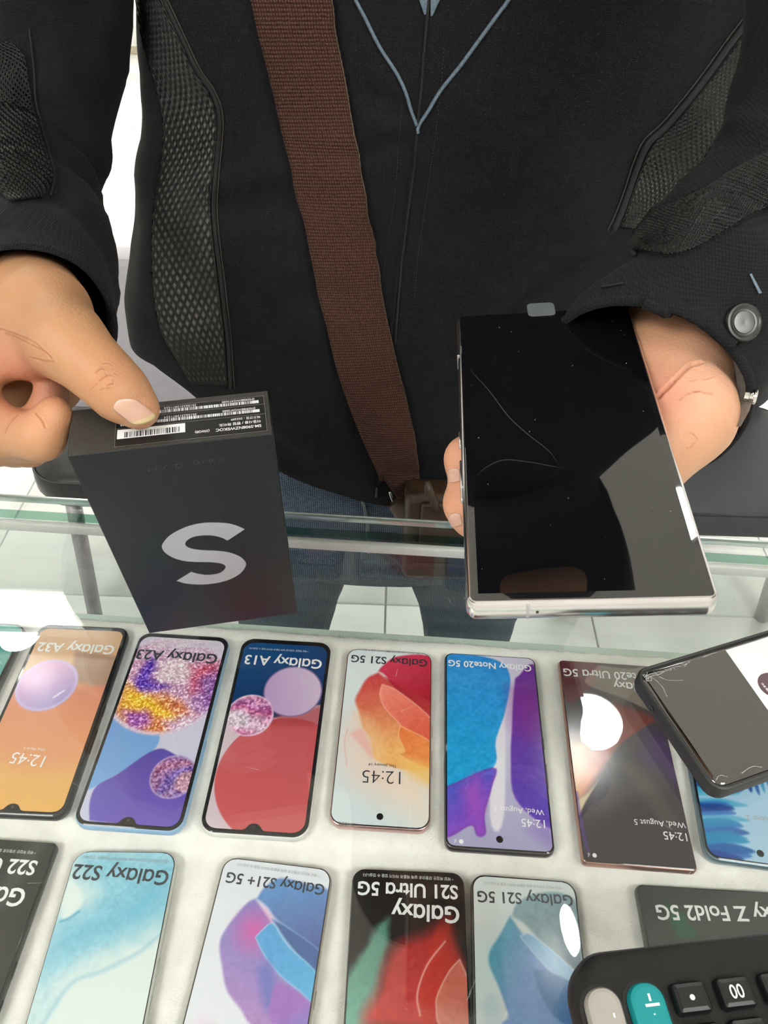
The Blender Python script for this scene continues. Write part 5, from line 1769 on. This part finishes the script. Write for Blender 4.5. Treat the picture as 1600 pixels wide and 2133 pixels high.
KR_, KL_ = .0030, .0034
Zk = lambda x, y: (x / 4.4444, 560 + y / 4.4444)
cR = [[(850, 1112), (915, 1045), (1000, 985), (1062, 1000)], [(925, 1128), (1000, 1078), (1045, 1062)], [(978, 1108), (1040, 1100), (1092, 1088)], [(915, 885), (960, 930), (990, 1000)], [(888, 960), (930, 930), (1010, 940), (1082, 978)], [(950, 880), (1000, 870), (1050, 900)], [(1035, 1000), (1050, 1050), (1042, 1075)],
      [(50, 1510), (90, 1430), (172, 1352)], [(330, 1335), (390, 1400), (422, 1470)], [(10, 560), (180, 620), (330, 690), (480, 830)], [(60, 600), (200, 660), (400, 760)], [(280, 820), (400, 850), (500, 860)]]
crR = []
for i, c_ in enumerate(cR):
    pts = skin_pts(handR, [Zk(*p) for p in c_], .43 if i < 7 else .45, KR_)
    crR.append((pts, .00030 if i < 7 else .00055, .00048 if i < 7 else .0006))
redR = [(A(20, 775, .366), .018, (196, 128, 108), .7), (A(100, 800, .372), .014, (176, 112, 92), .75), (ttR, .010, (214, 146, 116), .5), (A(90, 880, .362), .010, (226, 168, 128), .5), (A(30, 830, .37), .012, (212, 140, 112), .6), (A(216, 790, .345), .012, (198, 138, 100), .5)]
V, F, C = hand_mesh(handR, .0011, KR_, crR, redR, (1.0, .99, .92))
parts_V.append(V)
parts_F.append(F)
parts_C.append(C)
Zl = lambda x, y: (1080 + x / 3.0769, 560 + y / 3.0769)
cL = [[(898, 822), (960, 760), (1030, 690), (1100, 625), (1170, 605)], [(950, 690), (968, 725), (985, 750)], [(1000, 720), (1070, 640), (1110, 600)], [(1080, 720), (1200, 705), (1260, 690)], [(1090, 800), (1180, 780)], [(1030, 840), (1110, 790), (1240, 800)], [(1100, 1050), (1140, 1090), (1105, 1140), (1080, 1150)]]
crL = [(skin_pts(handL, [Zl(*p) for p in c_], .40, KL_), .0009 if i == 0 else .00038, .0016 if i == 0 else .0004) for i, c_ in enumerate(cL)]
redL = [(A(1350, 700, .30), .026, (232, 158, 140), .6), (A(1380, 820, .31), .012, (206, 124, 104), .6), (A(1500, 760, .31), .02, (238, 186, 160), .5), (A(945, 950, .31), .012, (226, 160, 134), .6), (A(950, 1045, .31), .012, (222, 154, 128), .6)]
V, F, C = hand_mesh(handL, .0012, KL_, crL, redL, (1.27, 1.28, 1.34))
parts_V.append(V)
parts_F.append(F)
parts_C.append(C)
# rest of the body, mostly under the clothes: arms, trunk, legs, neck and head
hc = Vector((.060, .470, ZB + .850))
bodyp = chain([Vector((0, .745, ZB - .06)), Vector((0, .745, ZB + .15)), Vector((0, .745, ZB + .42)), Vector((.01, .67, ZB + .62))], [.085, .080, .080, .070])
bodyp += chain([Vector((-.15, .66, ZB + .63)), Vector((.17, .66, ZB + .63))], [.045, .045])
bodyp += chain([Vector((-.10, .74, ZB + .1)), Vector((-.115, .725, ZB - .14)), Vector((-.14, .725, ZB - .40)), Vector((-.163, .737, .07))], [.065, .052, .042, .034])
bodyp += chain([Vector((.10, .74, ZB + .1)), Vector((.112, .725, ZB - .14)), Vector((.128, .725, ZB - .40)), Vector((.148, .737, .07))], [.065, .052, .042, .034])
bodyp += chain([Vector((-.165, .76, .05)), Vector((-.167, .60, .035))], [.030, .022]) + chain([Vector((.15, .76, .05)), Vector((.152, .60, .035))], [.030, .022])
bodyp += chain([shR, Vector((-.245, .680, ZB + .49)), at(84, 150, D=.585), elR, at(45, 545, D=.475), wR], [.042, .036, .030, .028, .026, .0255])
bodyp += chain([shL, Vector((.205, .485, ZB + .535)), elL, at(1530, 525, D=.354), wL], [.042, .034, .028, .027, .028])
bodyp += chain([Vector((.030, .60, ZB + .70)), hc + Vector((-.005, .055, -.07))], [.058, .054])
bodyp += chain([hc + Vector((0, .03, .02)), hc + Vector((0, .0, .035))], [.078, .074])
bodyp += chain([hc + Vector((0, -.02, -.02)), hc + Vector((0, -.045, -.075))], [.062, .030])
bodyp += chain([hc + Vector((-.045, -.01, -.05)), hc + Vector((0, -.055, -.085)), hc + Vector((.045, -.01, -.05))], [.028, .020, .028])
bodyp += chain([hc + Vector((0, -.078, .008)), hc + Vector((0, -.096, -.028))], [.008, .0125])
bodyp += chain([hc + Vector((-.013, -.084, -.030)), hc + Vector((.013, -.084, -.030))], [.0085, .0085])
bodyp += chain([hc + Vector((-.018, -.078, -.056)), hc + Vector((.018, -.078, -.056))], [.0065, .0065]) + chain([hc + Vector((-.016, -.076, -.066)), hc + Vector((.016, -.076, -.066))], [.007, .007])
bodyp += chain([hc + Vector((-.048, -.068, .022)), hc + Vector((-.012, -.078, .020))], [.007, .007]) + chain([hc + Vector((.048, -.068, .022)), hc + Vector((.012, -.078, .020))], [.007, .007])
for sx in (-1, 1):
    bodyp += chain([hc + Vector((sx * .078, .020, .012)), hc + Vector((sx * .076, .012, -.030))], [.013, .009])
V, F, g = surface_nets(bodyp, .0055, .006)
C = np.tile(skin_base, (len(V), 1))
parts_V.append(V)
parts_F.append(np.concatenate([F[:, [0, 1, 2]], F[:, [0, 2, 3]]]))
parts_C.append(C)
off, VV, FF = 0, [], []
for V, F in zip(parts_V, parts_F):
    VV.append(V)
    FF.append(F + off)
    off += len(V)
bme = quads('body', np.concatenate(VV), np.concatenate(FF))
paint(bme, np.concatenate(parts_C))
body = plink('body', bme, M['skin'])
hm = quads('hand', parts_V[0], parts_F[0])
BH_R = bvh_of(hm)
hl = quads('hand', parts_V[1], parts_F[1])
BH_L = bvh_of(hl)
bpy.data.meshes.remove(hm)
bpy.data.meshes.remove(hl)


def nail(bv, base, tip, wid, lift=.0006, n1=14, n2=16, across=None, rim=1.0):
    """Curved nail plate: from cuticle to free edge, wid across (pixels of the survey photo)."""
    b, t = np.array(base, float), np.array(tip, float)
    d = (t - b)
    ln = np.linalg.norm(d)
    d = d / ln
    q = np.array([-d[1], d[0]]) if across is None else np.array(across, float) / np.linalg.norm(across)
    V, C = [], []
    for j in range(n2):
        v = j / (n2 - 1)
        ws = (1 - .75 * max(0, (.28 - v) / .28) ** 2.2) * (1 - .16 * max(0, (v - .8) / .2) ** 2)
        for i in range(n1):
            u = i / (n1 - 1) * 2 - 1
            bow = .10 * ln * (1 - u * u) * (v - .35)
            p = b + d * (v * ln + bow) + q * u * wid / 2 * ws
            h_, n_ = hit(bv, *p, 0)
            lf = lift * (1 - .9 * abs(u) ** 3) * (.25 + .75 * min(1, v * 3))
            V.append(h_ + n_ * lf)
            k = np.clip((v - .80) / .06, 0, 1) * rim
            lun = np.clip((.16 - v) / .08, 0, 1)
            c_ = np.array(lin(216, 168, 148)) * (1 - k) + np.array(lin(226, 198, 150)) * k
            C.append(c_ * (1 - .4 * lun) + np.array(lin(232, 206, 190)) * .4 * lun)
    I = np.arange(n1 * n2).reshape(n2, n1)
    F = np.stack([I[:-1, :-1], I[:-1, 1:], I[1:, 1:], I[1:, :-1]], -1).reshape(-1, 4)
    me_ = quads('fingernail', np.array([tuple(p) for p in V]), F)
    paint(me_, np.array(C))
    o_ = sub('fingernail', me_, M['nail'], body)
    sf = o_.modifiers.new('thickness', 'SOLIDIFY')
    sf.thickness = .0005
    sf.offset = 0
    return o_


nail(BH_R, (250, 834), (303, 876), 54, across=(-.93, .37))
nail(BH_L, (944, 976), (948, 1003), 26, rim=.25)
nail(BH_L, (946, 1070), (951, 1093), 26, rim=.25)
# dark cover added over neck and lower face to blacken their reflection
M['dark_cover'] = mat('added_dark_cover', (0.012, 0.012, 0.012), 0.85, var=0.1)
gt_ = spline([(.034, .590, ZB + .690, .094, .092), (.043, .560, ZB + .750, .088, .094), (hc.x, hc.y + .012, hc.z - .088, .084, .108), (hc.x, hc.y - .004, hc.z - .050, .090, .116), (hc.x, hc.y - .004, hc.z - .012, .092, .116), (hc.x, hc.y + .002, hc.z + .004, .093, .108)], 5)
rg = [[Vector((x_, y_, z_ - .010 * math.sin(a_))) + Vector((rx_ * math.cos(a_), ry_ * math.sin(a_), 0)) for a_ in [2 * math.pi * j / 48 for j in range(48)]] for x_, y_, z_, rx_, ry_ in gt_]
mk = sub('added_dark_neck_cover', rings_mesh('added_dark_neck_cover', rg, False, False), M['dark_cover'], body)
mk.modifiers.new('thickness', 'SOLIDIFY').thickness = .0016
# eyes and hair
M['eye'] = mat('eye', (0.75, 0.74, 0.72), 0.15)
M['iris'] = mat('iris', (0.02, 0.012, 0.008), 0.1)
for sx in (-1, 1):
    e = sub('eye', lathe('eye', [(.0001, -.011)] + [(.011 * math.cos(a_), .011 * math.sin(a_)) for a_ in [R(k_) for k_ in range(-75, 90, 15)]] + [(.0001, .011)], 16), M['eye'], body)
    e.matrix_local = Matrix.Translation(hc + Vector((sx * .031, -.066, .005))) @ Matrix.Rotation(R(90 + 18), 4, 'X')
    link('iris', lathe('iris', [(.0048, .0095), (.0046, .0112), (.0001, .0114)], 14), M['iris'], e)
rg = []
for i in range(26):
    ph = R(-38 + 128 * i / 25)
    rg.append([])
    for j in range(48):
        a = 2 * math.pi * j / 48
        fr = max(0, -math.sin(a))
        lowz = .012 + .055 * fr
        zc = max(math.sin(ph) * .108, lowz - .03 * (1 - fr))
        rr_ = math.cos(ph) if math.sin(ph) * .108 >= zc else math.sqrt(max(0, 1 - (zc / .108) ** 2))
        p = Vector((.0875 * rr_ * math.cos(a), .020 + .102 * rr_ * math.sin(a), .012 + zc))
        p += p.normalized() * (noise.noise(p * 60) * .008 + noise.noise(p * 140) * .004 + .004)
        rg[-1].append(hc + p)
sub('hair', rings_mesh('hair', rg), M['hair'], body)

# ------------------------------------------------------------------ crossbody bag
bag = thing('crossbody_bag', 'brown crossbody bag with a wide woven strap across the black jacket', 'bag', (.15, .55, ZB - .09))
BGI = Matrix.Translation((-.15, -.55, -(ZB - .09)))


def blink(name, me, m, parent=None):
    o_ = link(name, me, m, parent or bag)
    if parent is None:
        o_.matrix_parent_inverse = BGI
    return o_


SL = [(349, -645), (440, -330), (522, -20), (540, 60), (568, 170), (598, 300), (630, 440), (662, 590), (690, 710), (716, 800), (745, 880), (778, 950), (802, 1000), (835, 1045), (867, 1082)]
SR_ = [(529, -645), (628, -330), (690, -20), (700, 60), (722, 170), (744, 300), (768, 440), (792, 590), (815, 705), (836, 790), (860, 890), (869, 945), (873, 1000), (874, 1045), (874, 1084)]
NU, NV = 14, 150
As, Bs = spline(SL, 13), spline(SR_, 13)
NV = len(As)
V, UVs = [], []
sl_ = 0
mids = []
for j in range(NV):
    k = j / (NV - 1)
    lift = .004 + .010 * max(0, (k - .55) / .45) + .02 * max(0, (k - .85) / .15)
    ea, _n = hit(BT, *As[j], lift + (.008 * max(0, (k - .6) / .4)))
    eb, _n = hit(BT, *Bs[j], lift)
    if As[j][1] > 985:
        w_ = (As[j][1] - 985) / 100
        ea = at(*As[j], Y=.575 - .02 * w_)
        eb = at(*Bs[j], Y=.582 - .028 * w_)
    mids.append((ea + eb) / 2)
    if j:
        sl_ += (mids[-1] - mids[-2]).length
    for i in range(NU):
        u = i / (NU - 1)
        p = ea.lerp(eb, u) + Vector((0, -1, .2)) * .0022 * math.sin(math.pi * u)
        V.append(p)
        UVs.append((sl_, u * .045))
I = np.arange(NU * NV).reshape(NV, NU)
F = np.stack([I[:-1, :-1], I[:-1, 1:], I[1:, 1:], I[1:, :-1]], -1).reshape(-1, 4)
me = quads('strap', np.array([tuple(p) for p in V]), F)
uvl = me.uv_layers.new(name='UVMap')
li = np.empty(len(me.loops), np.int32)
me.loops.foreach_get('vertex_index', li)
uvl.data.foreach_set('uv', np.array(UVs, np.float32)[li].ravel())
strap = blink('strap', me, M['strap'])
sf = strap.modifiers.new('thickness', 'SOLIDIFY')
sf.thickness = .0016
sf.offset = -1
edge = [Vector(V[j * NU + NU - 1]) + Vector((0, -.0006, 0)) for j in range(NV)]
blink('strap_edging', tube('strap_edging', edge, [.0006 + .00025 * (j % 2) for j in range(NV)], 6), M['strap_edge'], strap)
fold = [at(*p, Y=.566) for p in spline([(806, 1002), (830, 1022), (852, 1045), (868, 1062)], 4)]
blink('strap_stitching', tube('strap_stitching', fold, .0005, 5), M['seam'], strap)


def ringloop(pts, r_, Y, name='ring'):
    P = [at(x, y, Y=Y) for x, y in spline(pts, 6)]
    return blink(name, tube(name, P, r_, 8), M['polished'])


ringloop([(812, 1024), (816, 1038), (822, 1050), (826, 1050), (824, 1040)], .0014, .570)
ringloop([(871, 1080), (878, 1086), (880, 1098), (881, 1110), (876, 1112), (875, 1100)], .0013, .556)
# leather body of the bag and its flap
bx0, bx1 = at(842, 1060, Y=.545).x, at(1436, 1000, Y=.545).x
bcx, bw_ = (bx0 + bx1) / 2, bx1 - bx0
bb_ = blink('bag_body', box('bag_body', bcx, .553, ZB - .032, bw_, .034, .120, .010, 4), M['leather'])
blink('flap', box('flap', bcx + .006, .5335, ZB - .020, bw_ - .02, .006, .088, .0028, 3), M['leather'])
blink('flap_stitching', tube('flap_stitching', [(bcx - bw_ / 2 + .012, .5300, ZB - .058), (bcx + bw_ / 2 - .004, .5300, ZB - .058)], .0006, 5), M['strap_edge'])
tabv = [at(*p, Y=.560) for p in ((842, 1060), (880, 1100), (905, 1125), (828, 1035), (810, 1050))]
blink('strap_anchor', tube('strap_anchor', [at(824, 1046, Y=.562), at(850, 1080, Y=.556), at(872, 1108, Y=.552)], [.009, .012, .010], 10), M['leather'])
blink('buckle_strap', tube('buckle_strap', [at(889, 1002, Y=.53), at(893, 1022, Y=.526), at(905, 1045, Y=.526), at(912, 1068, Y=.530)], [.003, .0045, .0042, .003], 8), M['leather'])

# stand-up collar around the neck
rg = []
for i in range(8):
    k = i / 7
    rg.append([Vector((.036 + .006 * k + (.074 + .004 * k) * math.cos(a_), .563 - .030 * k + (.078 + .002 * k) * math.sin(a_), ZB + .735 + .095 * k + .018 * math.sin(a_) * k)) for a_ in [2 * math.pi * j / 48 for j in range(48)]])
cl_ = sub('collar', rings_mesh('collar', rg, False, False), M['jacket'], jacket)
cl_.modifiers.new('thickness', 'SOLIDIFY').thickness = .003
# hairline scratches on the counter top
M['scratch'] = mat('glass_scratch', (0.6, 0.62, 0.6), 0.5)
bms = bmesh.new()
rs = random.Random(11)
for k in range(38):
    x, y, a_, l_ = rs.uniform(-.30, .30), rs.uniform(.06, .40), rs.uniform(0, 3.14), rs.uniform(.003, .014)
    d_ = Vector((math.cos(a_), math.sin(a_), 0))
    n_ = Vector((-d_.y, d_.x, 0)) * .00007
    p_ = Vector((x, y, TOPZ + .00008))
    vs_ = [bms.verts.new(q_) for q_ in (p_ - n_, p_ + n_, p_ + d_ * l_ + n_ * .3, p_ + d_ * l_ - n_ * .3)]
    bms.faces.new(vs_)
me = bpy.data.meshes.new('scratches')
bms.to_mesh(me)
bms.free()
o = link('scratches', me, M['scratch'], ctr)
o['kind'] = 'stuff'
